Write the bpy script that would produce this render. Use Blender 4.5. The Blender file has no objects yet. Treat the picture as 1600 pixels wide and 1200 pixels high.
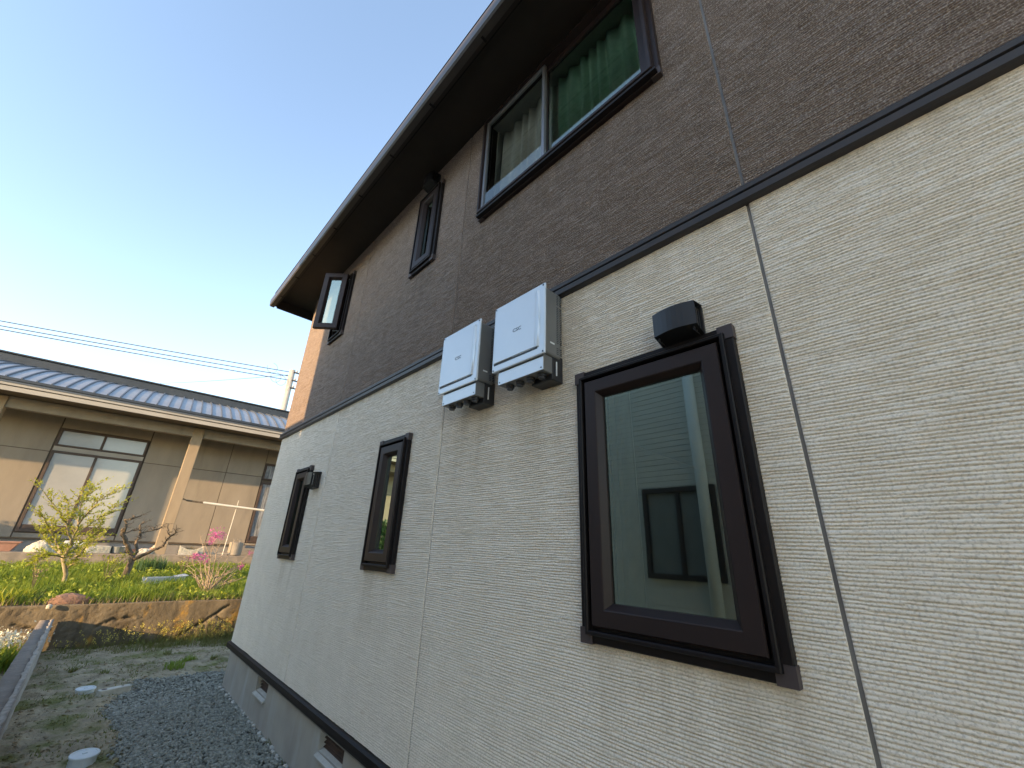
import bpy, math, random
import numpy as np
from mathutils import Vector, Matrix

# ------------------------------------------------------------------ camera, sky, sun
S = bpy.context.scene
COL = S.collection
H = 1.387                       # camera height above the gravel
YAW, PIT, ROLL, FPX = 0.746049, 0.385055, 0.0398518, 641.314
f_ = np.array([math.sin(YAW)*math.cos(PIT), math.cos(YAW)*math.cos(PIT), math.sin(PIT)])
r_ = np.array([math.cos(YAW), -math.sin(YAW), 0.0]); u_ = np.cross(r_, f_)
rr = math.cos(ROLL)*r_+math.sin(ROLL)*u_; uu = -math.sin(ROLL)*r_+math.cos(ROLL)*u_
cam = bpy.data.cameras.new('camera'); cam.sensor_width = 36; cam.lens = 36*FPX/1600
cam.clip_start = 0.05; cam.clip_end = 3000
cob = bpy.data.objects.new('camera', cam); COL.objects.link(cob)
cob.matrix_world = Matrix(((rr[0], uu[0], -f_[0], 0), (rr[1], uu[1], -f_[1], 0), (rr[2], uu[2], -f_[2], H), (0, 0, 0, 1)))
S.camera = cob

AZ, EL = math.radians(75), math.radians(12.3)       # where the sunlight travels: angle from +y towards +x, and its height
w = bpy.data.worlds.new('World'); S.world = w; w.use_nodes = True
nt = w.node_tree; bg = nt.nodes['Background']
sky = nt.nodes.new('ShaderNodeTexSky'); sky.sky_type = 'NISHITA'; sky.sun_disc = False
sky.sun_elevation = EL; sky.sun_rotation = AZ+math.pi
sky.altitude = 50; sky.air_density = 1.0; sky.dust_density = 0.2; sky.ozone_density = 2.2
nt.links.new(sky.outputs[0], bg.inputs[0]); bg.inputs[1].default_value = 0.15
sl = bpy.data.lights.new('sun', 'SUN'); sl.energy = 2.0; sl.angle = math.radians(0.6); sl.color = (1.0, 0.75, 0.45)
so = bpy.data.objects.new('sun', sl); COL.objects.link(so)
so.rotation_euler = Vector((math.sin(AZ)*math.cos(EL), math.cos(AZ)*math.cos(EL), -math.sin(EL))).to_track_quat('-Z', 'Y').to_euler()
S.view_settings.view_transform = 'Standard'; S.view_settings.look = 'None'; S.view_settings.gamma = 1
S.view_settings.exposure = 2.28
S.view_settings.use_white_balance = True; S.view_settings.white_balance_temperature = 8000; S.view_settings.white_balance_tint = 15

# ------------------------------------------------------------------ helpers
rnd = random.Random(7)
def P(px, py, Y):
    """the point at depth y = Y that the camera sees in pixel px, py of the 1600 x 1200 picture"""
    d = (px-800)/FPX*rr-(py-600)/FPX*uu+f_
    d = d*(Y/d[1]); return Vector((d[0], d[1], d[2]+H))

def tag(o, label=None, cat=None, group=None, kind=None):
    for k, v in (('label', label), ('category', cat), ('group', group), ('kind', kind)):
        if v: o[k] = v
    return o
def empty(name, loc=(0, 0, 0), rz=0):
    o = bpy.data.objects.new(name, None); o.location = loc; o.rotation_euler = (0, 0, rz)
    o.empty_display_size = .1; COL.objects.link(o); return o

def fast_mesh(name, V, F, mat, parent=None, smooth=False):
    V = np.asarray(V, np.float32); F = np.asarray(F, np.int32); k = F.shape[1]
    me = bpy.data.meshes.new(name)
    me.vertices.add(len(V)); me.vertices.foreach_set('co', V.ravel())
    me.loops.add(F.size); me.loops.foreach_set('vertex_index', F.ravel())
    me.polygons.add(len(F)); me.polygons.foreach_set('loop_start', np.arange(0, F.size, k, dtype=np.int32))
    if smooth: me.polygons.foreach_set('use_smooth', np.ones(len(F), bool))
    me.update(calc_edges=True); me.validate()
    if mat: me.materials.append(mat)
    o = bpy.data.objects.new(name, me); COL.objects.link(o)
    if parent: o.parent = parent
    return o

class MB:
    def __init__(s): s.v = []; s.f = []
    def add(s, v, f):
        n = len(s.v); s.v += [tuple(p) for p in v]; s.f += [tuple(i+n for i in q) for q in f]; return s
    def box(s, x0, x1, y0, y1, z0, z1):
        return s.add([(x0, y0, z0), (x1, y0, z0), (x1, y1, z0), (x0, y1, z0), (x0, y0, z1), (x1, y0, z1), (x1, y1, z1), (x0, y1, z1)],
                     [(0, 3, 2, 1), (4, 5, 6, 7), (0, 1, 5, 4), (1, 2, 6, 5), (2, 3, 7, 6), (3, 0, 4, 7)])
    def tube(s, pts, rad, n=6, cap=True):
        pts = [Vector(p) for p in pts]; m = len(pts)
        if not hasattr(rad, '__len__'): rad = [rad]*m
        vs = []; fs = []
        ref = Vector((0.31, 0.17, 0.93))
        for i, p in enumerate(pts):
            t = (pts[min(i+1, m-1)]-pts[max(i-1, 0)])
            if t.length < 1e-9: t = Vector((0, 0, 1))
            t.normalize(); a = t.cross(ref)
            if a.length < .05: a = t.cross(Vector((1, 0, 0)))
            a.normalize(); b = t.cross(a)
            for k in range(n):
                an = 2*math.pi*k/n; vs.append(p+(a*math.cos(an)+b*math.sin(an))*rad[i])
        for i in range(m-1):
            for k in range(n):
                k2 = (k+1) % n; fs.append((i*n+k, i*n+k2, (i+1)*n+k2, (i+1)*n+k))
        if cap: fs += [tuple(range(n))[::-1], tuple((m-1)*n+k for k in range(n))]
        return s.add(vs, fs)
    def lathe(s, prof, c=(0, 0, 0), n=24):
        vs = []; fs = []
        for r, z in prof:
            for k in range(n):
                a = 2*math.pi*k/n; vs.append((c[0]+r*math.cos(a), c[1]+r*math.sin(a), c[2]+z))
        for i in range(len(prof)-1):
            for k in range(n):
                k2 = (k+1) % n; fs.append((i*n+k, i*n+k2, (i+1)*n+k2, (i+1)*n+k))
        fs += [tuple(range(n))[::-1], tuple((len(prof)-1)*n+k for k in range(n))]
        return s.add(vs, fs)
    def extrude_y(s, prof, y0, y1):
        """closed (x, z) outline drawn along y"""
        n = len(prof); v = [(x, y0, z) for x, z in prof]+[(x, y1, z) for x, z in prof]
        f = [(i, (i+1) % n, (i+1) % n+n, i+n) for i in range(n)]+[tuple(range(n))[::-1], tuple(range(n, 2*n))]
        return s.add(v, f)
    def extrude_x(s, prof, x0, x1):
        n = len(prof); v = [(x0, y, z) for y, z in prof]+[(x1, y, z) for y, z in prof]
        f = [(i, (i+1) % n, (i+1) % n+n, i+n) for i in range(n)]+[tuple(range(n))[::-1], tuple(range(n, 2*n))]
        return s.add(v, f)
    def frame(s, y0, y1, z0, z1, prof):
        """mitred picture frame on a wall facing -x; prof = [(inset, proud)]"""
        vs = []; fs = []
        for ins, pr in prof:
            vs += [(-pr, y0+ins, z0+ins), (-pr, y1-ins, z0+ins), (-pr, y1-ins, z1-ins), (-pr, y0+ins, z1-ins)]
        for i in range(len(prof)-1):
            for k in range(4):
                k2 = (k+1) % 4; fs.append((i*4+k, i*4+k2, (i+1)*4+k2, (i+1)*4+k))
        return s.add(vs, fs)
    def build(s, name, mat, parent=None, bevel=0, smooth=False, seg=2):
        me = bpy.data.meshes.new(name); me.from_pydata(s.v, [], s.f); me.validate()
        if mat: me.materials.append(mat)
        if smooth: me.polygons.foreach_set('use_smooth', np.ones(len(me.polygons), bool))
        o = bpy.data.objects.new(name, me); COL.objects.link(o)
        if parent: o.parent = parent
        import bmesh
        b = bmesh.new(); b.from_mesh(me); bmesh.ops.recalc_face_normals(b, faces=b.faces); b.to_mesh(me); b.free()
        if bevel:
            m = o.modifiers.new('bevel', 'BEVEL'); m.width = bevel; m.segments = seg; m.limit_method = 'ANGLE'; m.angle_limit = math.radians(35)
        return o

_tab = np.random.RandomState(3).rand(512, 512)
def vn(a, b, seed=0):
    """smooth value noise, 0..1"""
    a = np.asarray(a, float)+seed*17.31; b = np.asarray(b, float)+seed*9.77
    i = np.floor(a).astype(int); j = np.floor(b).astype(int); u = a-i; v = b-j
    u = u*u*(3-2*u); v = v*v*(3-2*v)
    g = lambda x, y: _tab[x & 511, y & 511]
    return (g(i, j)*(1-u)+g(i+1, j)*u)*(1-v)+(g(i, j+1)*(1-u)+g(i+1, j+1)*u)*v
def sst(a, b, x): t = np.clip((x-a)/(b-a), 0, 1); return t*t*(3-2*t)

# ------------------------------------------------------------------ materials
def material(name, c, rough=.6, metal=0, c2=None, scale=8, stretch=(1, 1, 1), detail=6, bump=0, bscale=60, spec=None, lo=.35, hi=.65,
             speck=None, sscale=300, samt=.5, coat=0, c3=None, scale3=2, lo3=.55, hi3=.75, st3=(1, 1, 1), trans=0):
    m = bpy.data.materials.new(name); m.use_nodes = True; t = m.node_tree; N = t.nodes; L = t.links
    b = N['Principled BSDF']; b.inputs['Roughness'].default_value = rough; b.inputs['Metallic'].default_value = metal
    if spec is not None: b.inputs['Specular IOR Level'].default_value = spec
    if coat: b.inputs['Coat Weight'].default_value = coat; b.inputs['Coat Roughness'].default_value = .05
    tc = N.new('ShaderNodeTexCoord')
    def noise(sc, st, det, lo, hi):
        mp = N.new('ShaderNodeMapping'); mp.inputs['Scale'].default_value = st; L.new(tc.outputs['Object'], mp.inputs[0])
        n = N.new('ShaderNodeTexNoise'); n.inputs['Scale'].default_value = sc; n.inputs['Detail'].default_value = det
        n.inputs['Roughness'].default_value = .6; L.new(mp.outputs[0], n.inputs['Vector'])
        r = N.new('ShaderNodeMapRange'); r.inputs['From Min'].default_value = lo; r.inputs['From Max'].default_value = hi
        L.new(n.outputs[0], r.inputs['Value']); return r.outputs[0], n.outputs[0]
    def mix(fac, a, bb, amt=1):
        x = N.new('ShaderNodeMix'); x.data_type = 'RGBA'
        if amt != 1:
            mm = N.new('ShaderNodeMath'); mm.operation = 'MULTIPLY'; mm.inputs[1].default_value = amt; L.new(fac, mm.inputs[0]); fac = mm.outputs[0]
        L.new(fac, x.inputs[0])
        for i, q in ((6, a), (7, bb)):
            if isinstance(q, tuple): x.inputs[i].default_value = (*q, 1)
            else: L.new(q, x.inputs[i])
        return x.outputs[2]
    cur = c
    if c2: cur = mix(noise(scale, stretch, detail, lo, hi)[0], cur, c2)
    if c3: cur = mix(noise(scale3, st3, 5, lo3, hi3)[0], cur, c3)
    if speck: cur = mix(noise(sscale, (1, 1, 1), 2, .5, .62)[0], cur, speck, samt)
    if isinstance(cur, tuple): b.inputs['Base Color'].default_value = (*cur, 1)
    else: L.new(cur, b.inputs['Base Color'])
    if bump:
        bp = N.new('ShaderNodeBump'); bp.inputs['Strength'].default_value = 1; bp.inputs['Distance'].default_value = bump
        L.new(noise(bscale, (1, 1, 1), 6, 0, 1)[0], bp.inputs['Height']); L.new(bp.outputs[0], b.inputs['Normal'])
    if trans:
        tb = N.new('ShaderNodeBsdfTranslucent'); ms = N.new('ShaderNodeMixShader'); ms.inputs[0].default_value = trans
        if isinstance(cur, tuple): tb.inputs[0].default_value = (*cur, 1)
        else: L.new(cur, tb.inputs[0])
        L.new(b.outputs[0], ms.inputs[1]); L.new(tb.outputs[0], ms.inputs[2]); L.new(ms.outputs[0], N['Material Output'].inputs[0])
    return m

def glass(name, tint=(.55, .68, .62), refl=(.85, .97, .92), ior=2.0):
    m = bpy.data.materials.new(name); m.use_nodes = True; t = m.node_tree; N = t.nodes; L = t.links; N.remove(N['Principled BSDF'])
    fr = N.new('ShaderNodeFresnel'); fr.inputs[0].default_value = ior
    g = N.new('ShaderNodeBsdfGlossy'); g.inputs['Color'].default_value = (*refl, 1); g.inputs['Roughness'].default_value = .004
    tr = N.new('ShaderNodeBsdfTransparent'); tr.inputs[0].default_value = (*tint, 1)
    nz = N.new('ShaderNodeTexNoise'); nz.inputs['Scale'].default_value = 2.2; nz.inputs['Detail'].default_value = 1
    tc = N.new('ShaderNodeTexCoord'); L.new(tc.outputs['Object'], nz.inputs['Vector'])
    bp = N.new('ShaderNodeBump'); bp.inputs['Strength'].default_value = .6; bp.inputs['Distance'].default_value = .0013; L.new(nz.outputs[0], bp.inputs['Height']); L.new(bp.outputs[0], g.inputs['Normal'])
    ms = N.new('ShaderNodeMixShader'); L.new(fr.outputs[0], ms.inputs[0]); L.new(tr.outputs[0], ms.inputs[1]); L.new(g.outputs[0], ms.inputs[2])
    L.new(ms.outputs[0], N['Material Output'].inputs[0]); return m

M = {}
M['siding_light'] = material('siding_light', (.81, .735, .635), .92, c2=(.75, .675, .575), scale=7, detail=8, speck=(.36, .31, .25), sscale=150, samt=.45, bump=.0012, bscale=330, spec=.2,
                             c3=(.72, .65, .55), scale3=1.3, lo3=.56, hi3=.8, st3=(1, 2.2, .5))
M['siding_dark'] = material('siding_dark', (.178, .132, .110), .9, c2=(.138, .102, .085), scale=9, detail=8, speck=(.52, .44, .375), sscale=170, samt=.45, bump=.0012, bscale=330, spec=.25)
def stain(m, rects, col, amt):
    """run-off stains: streaky patches (y0, y1, z_top, length) below sills and fittings"""
    t = m.node_tree; N = t.nodes; L = t.links; b = N['Principled BSDF']; src = b.inputs['Base Color'].links[0].from_socket
    tc = N.new('ShaderNodeTexCoord'); sx = N.new('ShaderNodeSeparateXYZ'); L.new(tc.outputs['Object'], sx.inputs[0])
    mp = N.new('ShaderNodeMapping'); mp.inputs['Scale'].default_value = (1, 17, 1.3); L.new(tc.outputs['Object'], mp.inputs[0])
    n = N.new('ShaderNodeTexNoise'); n.inputs['Scale'].default_value = 1; n.inputs['Detail'].default_value = 6; L.new(mp.outputs[0], n.inputs['Vector'])
    def mr(sock, a, bb, c=0, d=1):
        r = N.new('ShaderNodeMapRange'); r.interpolation_type = 'SMOOTHSTEP'
        for k, v in zip(('From Min', 'From Max', 'To Min', 'To Max'), (a, bb, c, d)): r.inputs[k].default_value = v
        L.new(sock, r.inputs['Value']); return r.outputs[0]
    def op(o, a, bb):
        q = N.new('ShaderNodeMath'); q.operation = o
        for i, v in enumerate((a, bb)):
            if isinstance(v, (int, float)): q.inputs[i].default_value = v
            else: L.new(v, q.inputs[i])
        return q.outputs[0]
    tot = None
    for y0, y1, zt, ln in rects:
        k = op('MULTIPLY', mr(sx.outputs[1], y0-.03, y0+.05), mr(sx.outputs[1], y1-.05, y1+.03, 1, 0))
        k = op('MULTIPLY', k, op('MULTIPLY', mr(sx.outputs[2], zt-ln, zt), mr(sx.outputs[2], zt+.005, zt+.02, 1, 0)))
        tot = k if tot is None else op('MAXIMUM', tot, k)
    fac = op('MULTIPLY', op('MULTIPLY', tot, mr(n.outputs[0], .32, .68)), amt)
    x = N.new('ShaderNodeMix'); x.data_type = 'RGBA'; L.new(fac, x.inputs[0]); L.new(src, x.inputs[6]); x.inputs[7].default_value = (*col, 1); L.new(x.outputs[2], b.inputs['Base Color'])
stain(M['siding_light'], [(.36, 1.05, 1.10, .42), (.36, .46, 1.10, .8), (2.44, 2.86, 1.235, .5), (4.27, 4.69, 1.235, .55), (1.1, 1.45, 2.16, .7), (1.6, 1.95, 2.14, .8), (-.5, 5.7, 2.57, .16)], (.36, .29, .21), .30)
stain(M['siding_dark'], [(.48, 1.87, 3.55, .45), (2.44, 2.84, 3.55, .5), (4.27, 4.68, 3.55, .5)], (.10, .08, .065), .45)
M['sealant_grey'] = material('sealant_grey', (.25, .24, .225), .7, c2=(.18, .17, .16), scale=14, stretch=(1, 1, .3))
M['frame_brown'] = material('frame_brown', (.027, .0165, .0155), .45, c2=(.023, .0145, .014), scale=5, spec=.25)
M['trim_black'] = material('trim_black', (.0095, .0070, .0070), .5, c2=(.013, .0095, .0095), scale=11, spec=.2)
M['cap_brown'] = material('cap_brown', (.058, .041, .040), .6, c2=(.055, .04, .04), scale=20)
M['band_brown'] = material('band_brown', (.036, .029, .029), .45, c2=(.028, .023, .023), scale=6, stretch=(1, .3, 1))
M['gutter_brown'] = material('gutter_brown', (.055, .045, .039), .4, c2=(.043, .035, .03), scale=4)
M['soffit_brown'] = material('soffit_brown', (.022, .016, .013), .7, c2=(.017, .012, .010), scale=5)
M['foundation'] = material('foundation_mortar', (.40, .365, .31), .9, c2=(.31, .28, .24), scale=2.2, bump=.0015, bscale=120, c3=(.42, .41, .38), scale3=5, st3=(1, 1, .2), lo3=.5)
M['mortar_white'] = material('mortar_white', (.55, .53, .48), .95, c2=(.42, .40, .36), scale=12, bump=.004, bscale=60)
M['louvre_brown'] = material('louvre_brown', (.10, .055, .035), .6, c2=(.06, .035, .025), scale=20)
M['black_plastic'] = material('black_plastic', (.02, .02, .022), .45)
M['hood_black'] = material('hood_black', (.014, .0145, .0165), .4, c2=(.011, .0115, .013), scale=9)
M['pcs_white'] = material('power_box_front', (.60, .65, .685), .24, c2=(.57, .62, .655), scale=4, metal=.25, coat=.25)
M['pcs_grey'] = material('power_box_side', (.165, .165, .16), .42, c2=(.145, .145, .14), scale=6)
M['dark_ink'] = material('dark_ink', (.05, .055, .06), .6)
M['sticker'] = material('sticker', (.75, .75, .73), .5)
M['steel'] = material('steel', (.5, .5, .5), .35, metal=1)
M['glass'] = glass('window_glass', (.5, .66, .6), (.76, .97, .88), 2.9)
M['glass_clear'] = glass('clear_window_glass', (.78, .84, .80), (.9, .97, .94), 1.9)
M['glass_coated'] = glass('coated_window_glass', (.75, .86, .79), (.86, .97, .92), 2.4)
M['room'] = material('room_plaster', (.45, .43, .40), .9, c2=(.40, .38, .36), scale=3)
M['curtain_beige'] = material('curtain_beige', (.78, .71, .62), .95, c2=(.70, .64, .56), scale=20, trans=.2)
M['curtain_green'] = material('curtain_green', (.55, .76, .60), .95, c2=(.45, .67, .50), scale=20, trans=.2)
M['glint_pipe_white'] = material('white_glint_and_pipe', (.84, .85, .84), .4)  # white of the painted sky reflection and of the downpipe
M['alu_grey'] = material('aluminium_grey', (.22, .22, .23), .35, metal=.6)
M['roof_tile'] = material('roof_slate', (.08, .075, .07), .7, c2=(.06, .055, .05), scale=5)
# neighbour behind
M['nb_wall'] = material('render_tan', (.31, .265, .21), .92, c2=(.26, .22, .175), scale=2.5, stretch=(1, 1, .35), bump=.002, bscale=90, c3=(.20, .175, .14), scale3=1.1, st3=(2, 1, .4))
M['nb_soffit'] = material('soffit_board_brown', (.16, .125, .09), .85, c2=(.12, .095, .07), scale=5)
M['nb_joint'] = material('joint_dark', (.10, .075, .055), .9)
M['nb_post'] = material('post_ochre', (.35, .265, .175), .85, c2=(.29, .215, .14), scale=5, stretch=(1, 1, .25), bump=.001)
M['nb_fascia'] = material('fascia_cream', (.36, .335, .295), .7, c2=(.30, .275, .24), scale=3, stretch=(.4, 1, 1))
M['nb_frame'] = material('wood_frame_brown', (.085, .055, .042), .6, c2=(.06, .04, .03), scale=12)
M['nb_pane'] = material('frosted_pane', (.37, .37, .36), .22, c2=(.31, .315, .31), scale=1.3, spec=.8, coat=.6)
M['nb_lace'] = material('lace_pane', (.33, .34, .35), .25, c2=(.10, .105, .11), scale=26, stretch=(1, 1, .12), spec=.7, coat=.5)
M['nb_roof'] = material('roof_steel_blue', (.20, .21, .225), .34, metal=.3, c2=(.27, .275, .28), scale=4, stretch=(1, .4, .4), c3=(.30, .27, .24), scale3=2.3, lo3=.55)
M['nb_seam'] = material('seam_dark', (.09, .10, .115), .45, metal=.2)
M['nb_ridge'] = material('ridge_slate', (.020, .026, .034), .5, c2=(.03, .037, .047), scale=4)
M['nb_found'] = material('neighbour_footing', (.27, .25, .225), .9, c2=(.21, .195, .18), scale=5)
M['terrace'] = material('terrace_concrete', (.46, .40, .32), .92, c2=(.36, .31, .25), scale=6, bump=.003, bscale=40)
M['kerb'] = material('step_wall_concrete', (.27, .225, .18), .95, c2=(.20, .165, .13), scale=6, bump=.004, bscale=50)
M['ret'] = material('retaining_concrete', (.20, .165, .115), .96, c2=(.10, .08, .055), scale=5, stretch=(1, 1, .45), bump=.006, bscale=45,
                    c3=(.38, .22, .05), scale3=1.7, lo3=.59, hi3=.66, st3=(1.3, 1, .8))
M['blockwall'] = material('block_wall_grey', (.21, .175, .15), .95, c2=(.14, .118, .10), scale=10, bump=.003, bscale=70, c3=(.27, .24, .215), scale3=20)
M['blockwall_edge'] = material('block_wall_edge_mortar', (.36, .32, .28), .95, c2=(.22, .20, .175), scale=25, bump=.004, bscale=60)
M['soil'] = material('yard_soil', (.42, .34, .225), .97, c2=(.27, .215, .14), scale=5, bump=.03, bscale=26, c3=(.155, .155, .05), scale3=2.6, lo3=.5, hi3=.62)
M['bed_soil'] = material('bed_soil', (.13, .095, .06), .97, c2=(.075, .055, .035), scale=9, bump=.02, bscale=25)
M['far'] = material('far_ground', (.16, .15, .08), .95, c2=(.10, .11, .05), scale=.3)
M['gravel'] = material('gravel_blue_grey', (.31, .305, .25), .85, c2=(.15, .15, .125), scale=24, lo=.38, hi=.62, c3=(.42, .42, .38), scale3=33, lo3=.56, hi3=.7)
M['gravel_base'] = material('gravel_bed', (.13, .13, .11), .95, c2=(.08, .08, .07), scale=60, bump=.01, bscale=60)
M['pvc'] = material('pvc_white', (.62, .68, .70), .4, c2=(.52, .58, .60), scale=8)
M['plate'] = material('stone_plate', (.55, .52, .45), .85, c2=(.42, .39, .33), scale=14, bump=.002)
M['bark'] = material('bark_grey', (.17, .13, .095), .95, c2=(.09, .07, .05), scale=30, stretch=(1, 1, .4), bump=.006, bscale=60)
M['bark_pale'] = material('bark_pale', (.36, .30, .19), .95, c2=(.22, .18, .11), scale=30, stretch=(1, 1, .4), bump=.005, bscale=60)
M['twig_pink'] = material('twig_tan', (.42, .33, .24), .9, c2=(.30, .22, .16), scale=30)
M['leaf_lime'] = material('leaf_lime', (.42, .43, .04), .6, c2=(.30, .34, .035), scale=9, trans=.45)
M['grass'] = material('grass_green', (.16, .27, .035), .6, c2=(.27, .33, .045), scale=3.5, trans=.45, c3=(.10, .20, .03), scale3=2.4, lo3=.52)
M['ground_leaf'] = material('ground_leaf', (.24, .33, .045), .6, c2=(.33, .37, .05), scale=4, trans=.4)
M['grass_yard'] = material('weed_green', (.14, .17, .04), .7, c2=(.20, .19, .06), scale=5, trans=.3)
M['leek'] = material('leek_green', (.05, .12, .045), .55, c2=(.08, .16, .05), scale=8, trans=.35)
M['straw'] = material('straw', (.36, .29, .16), .9, c2=(.26, .2, .11), scale=9, trans=.3)
M['petal_pink'] = material('petal_pink', (.55, .09, .30), .6, c2=(.62, .18, .40), scale=20, trans=.4)
M['petal_white'] = material('petal_white', (.75, .74, .62), .6, trans=.3)
M['petal_yellow'] = material('petal_yellow', (.70, .60, .14), .6, trans=.35)
M['rock_red'] = material('rock_red', (.28, .16, .12), .9, c2=(.20, .12, .09), scale=9, bump=.01, bscale=25)
M['rock_white'] = material('rock_white', (.60, .56, .47), .9, c2=(.40, .37, .30), scale=9, bump=.02, bscale=22)
M['terracotta'] = material('terracotta', (.42, .22, .16), .8, c2=(.34, .17, .12), scale=9)
M['pot_grey'] = material('pot_grey', (.30, .265, .22), .85, c2=(.23, .2, .165), scale=7)
M['galv'] = material('galvanised', (.38, .40, .43), .38, metal=.7, c2=(.30, .32, .34), scale=9)
M['foam'] = material('foam_white', (.70, .70, .68), .7, c2=(.6, .6, .58), scale=10)
M['bamboo'] = material('bamboo_pole', (.56, .45, .30), .55, c2=(.45, .35, .22), scale=6, stretch=(.3, 1, 1))
M['pole_white'] = material('pole_cream', (.68, .64, .56), .45)
M['concrete_pole'] = material('concrete_pole', (.40, .37, .33), .85, c2=(.32, .30, .27), scale=4)
M['cable'] = material('cable_black', (.03, .032, .036), .6)
M['nx_wall'] = material('clapboard_pale', (.74, .71, .65), .85, c2=(.68, .65, .595), scale=4)

# ------------------------------------------------------------------ ground
g = MB(); g.add([(-900, -900, -.06), (900, -900, -.06), (900, 900, -.06), (-900, 900, -.06)], [(0, 1, 2, 3)])
tag(g.build('ground', M['far']), kind='structure')
def grid(x, y, zf): 
    X, Y = np.meshgrid(x, y, indexing='ij'); V = np.stack([X, Y, zf(X, Y)], -1).reshape(-1, 3)
    n, m = len(x), len(y); I = np.arange(n*m).reshape(n, m)
    F = np.stack([I[:-1, :-1], I[1:, :-1], I[1:, 1:], I[:-1, 1:]], -1).reshape(-1, 4); return V, F
RA = math.radians(-6)                                           # heading of the retaining wall
RX0, RY0 = -.05, 8.31
def ret_y(x): return RY0+(np.asarray(x)-RX0)*math.tan(RA)
GE = lambda y: .56+.05*np.sin(y*2.1)+.04*np.sin(y*5.3+1)+np.where(y > 6.0, (y-6.0)*.35, 0)   # where the gravel stops towards the block wall
def yard_z(X, Y):
    z = .040*(vn(X*6, Y*9, 1)-.5)+.026*(vn(X*15, Y*21, 2)-.5)+.035*sst(6.8, 8.2, Y)-.015
    gr = sst(-.04, .06, X-GE(Y))*(1-sst(6.25, 6.5, Y+.15*(X-.6)))
    return z-.03*gr
V, F = grid(np.arange(-.09, 4.0, .02), np.arange(1.5, 8.6, .02), yard_z)
yard = tag(fast_mesh('yard_soil', V, F, M['soil'], smooth=True), kind='structure')
V, F = grid(np.arange(-.09, 1.4, .1), np.arange(-9, 1.6, .1), lambda X, Y: yard_z(X, Y)-.004)
tag(fast_mesh('yard_soil', V, F, M['soil'], smooth=True), kind='structure')
# lower strip on the far side of the block wall
V, F = grid(np.arange(-9, -.2, .25), np.arange(-8, 9.4, .25), lambda X, Y: .02*(vn(X*2, Y*2, 5)-.5)-.01)
tag(fast_mesh('side_garden_soil', V, F, M['soil'], smooth=True), kind='structure')

# gravel: real stones
rs = np.random.RandomState(5)
ico_v = []; 
t = (1+5**.5)/2
ico_v = np.array([(-1, t, 0), (1, t, 0), (-1, -t, 0), (1, -t, 0), (0, -1, t), (0, 1, t), (0, -1, -t), (0, 1, -t), (t, 0, -1), (t, 0, 1), (-t, 0, -1), (-t, 0, 1)])/1.902
ico_f = np.array([(0, 11, 5), (0, 5, 1), (0, 1, 7), (0, 7, 10), (0, 10, 11), (1, 5, 9), (5, 11, 4), (11, 10, 2), (10, 7, 6), (7, 1, 8), (3, 9, 4), (3, 4, 2), (3, 2, 6), (3, 6, 8), (3, 8, 9), (4, 9, 5), (2, 4, 11), (6, 2, 10), (8, 6, 7), (9, 8, 1)])
def stones(n, xf, smin, smax, zoff):
    Vs = []; Fs = []
    for i in range(n):
        x, y, z = xf(i); s = rs.uniform(smin, smax)
        v = ico_v*(1+rs.uniform(-.28, .28, (12, 1)))*np.array([s*rs.uniform(.8, 1.3), s*rs.uniform(.8, 1.3), s*rs.uniform(.5, .8)])
        a, b = rs.uniform(0, 6.28), rs.uniform(-.5, .5)
        R = np.array(Matrix.Rotation(a, 3, 'Z') @ Matrix.Rotation(b, 3, 'X'))
        Vs.append(v@R.T+np.array([x, y, z+zoff*s])); Fs.append(ico_f+12*i)
    return np.concatenate(Vs), np.concatenate(Fs)
pts = []
while len(pts) < 17000:
    y = rs.uniform(2.4, 6.6); x = rs.uniform(.45, 1.40)
    if y > 5.6: x = rs.uniform(.45, 2.4)
    e = float(GE(np.array(y)))
    if x < e+rs.normal(0, .035) or y > 6.42-.15*(x-.6)+rs.normal(0, .03): continue
    if y < 5.72 and x > 1.375: continue
    pts.append((x, y, -.016))
V, F = stones(len(pts), lambda i: pts[i], .0065, .0145, .35)
tag(fast_mesh('gravel', V, F, M['gravel']), 'crushed blue grey gravel along the house foundation', 'gravel', kind='stuff')
V, F = grid(np.arange(.5, 2.4, .05), np.arange(2.2, 6.5, .05), lambda X, Y: -.024+0*X)
keep = [i for i, q in enumerate(F) if V[q[0]][0] > GE(np.array(V[q[0]][1]))+.06]
tag(fast_mesh('gravel_bed', V, F[keep], M['gravel_base']), kind='structure')

# ------------------------------------------------------------------ blades, tufts
def blades(name, roots, lens, mat, width=.006, lean=.5, seg=3, parent=None):
    n = len(roots); roots = np.asarray(roots, float); a = rs.uniform(0, 2*np.pi, n); L = np.asarray(lens); k = rs.uniform(.15, 1, n)*lean
    d = np.stack([np.cos(a), np.sin(a), 0*a], -1); sd = np.stack([-np.sin(a), np.cos(a), 0*a], -1)
    wv = width*rs.uniform(.6, 1.4, n)[:, None]
    rows = []
    for i in range(seg+1):
        t = i/seg; c = roots+d*(k*L*t*t)[:, None]+np.array([0, 0, 1])*(L*t*(1-.35*k*t))[:, None]
        ww = wv*(1-t)**.7 if i < seg else wv*.04
        rows += [c-sd*ww, c+sd*ww]
    V = np.stack(rows, 1).reshape(-1, 3); m = 2*(seg+1); base = (np.arange(n)*m)[:, None]
    F = np.concatenate([base+np.array([2*i, 2*i+1, 2*i+3, 2*i+2]) for i in range(seg)])
    return fast_mesh(name, V, F, mat, parent)

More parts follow.
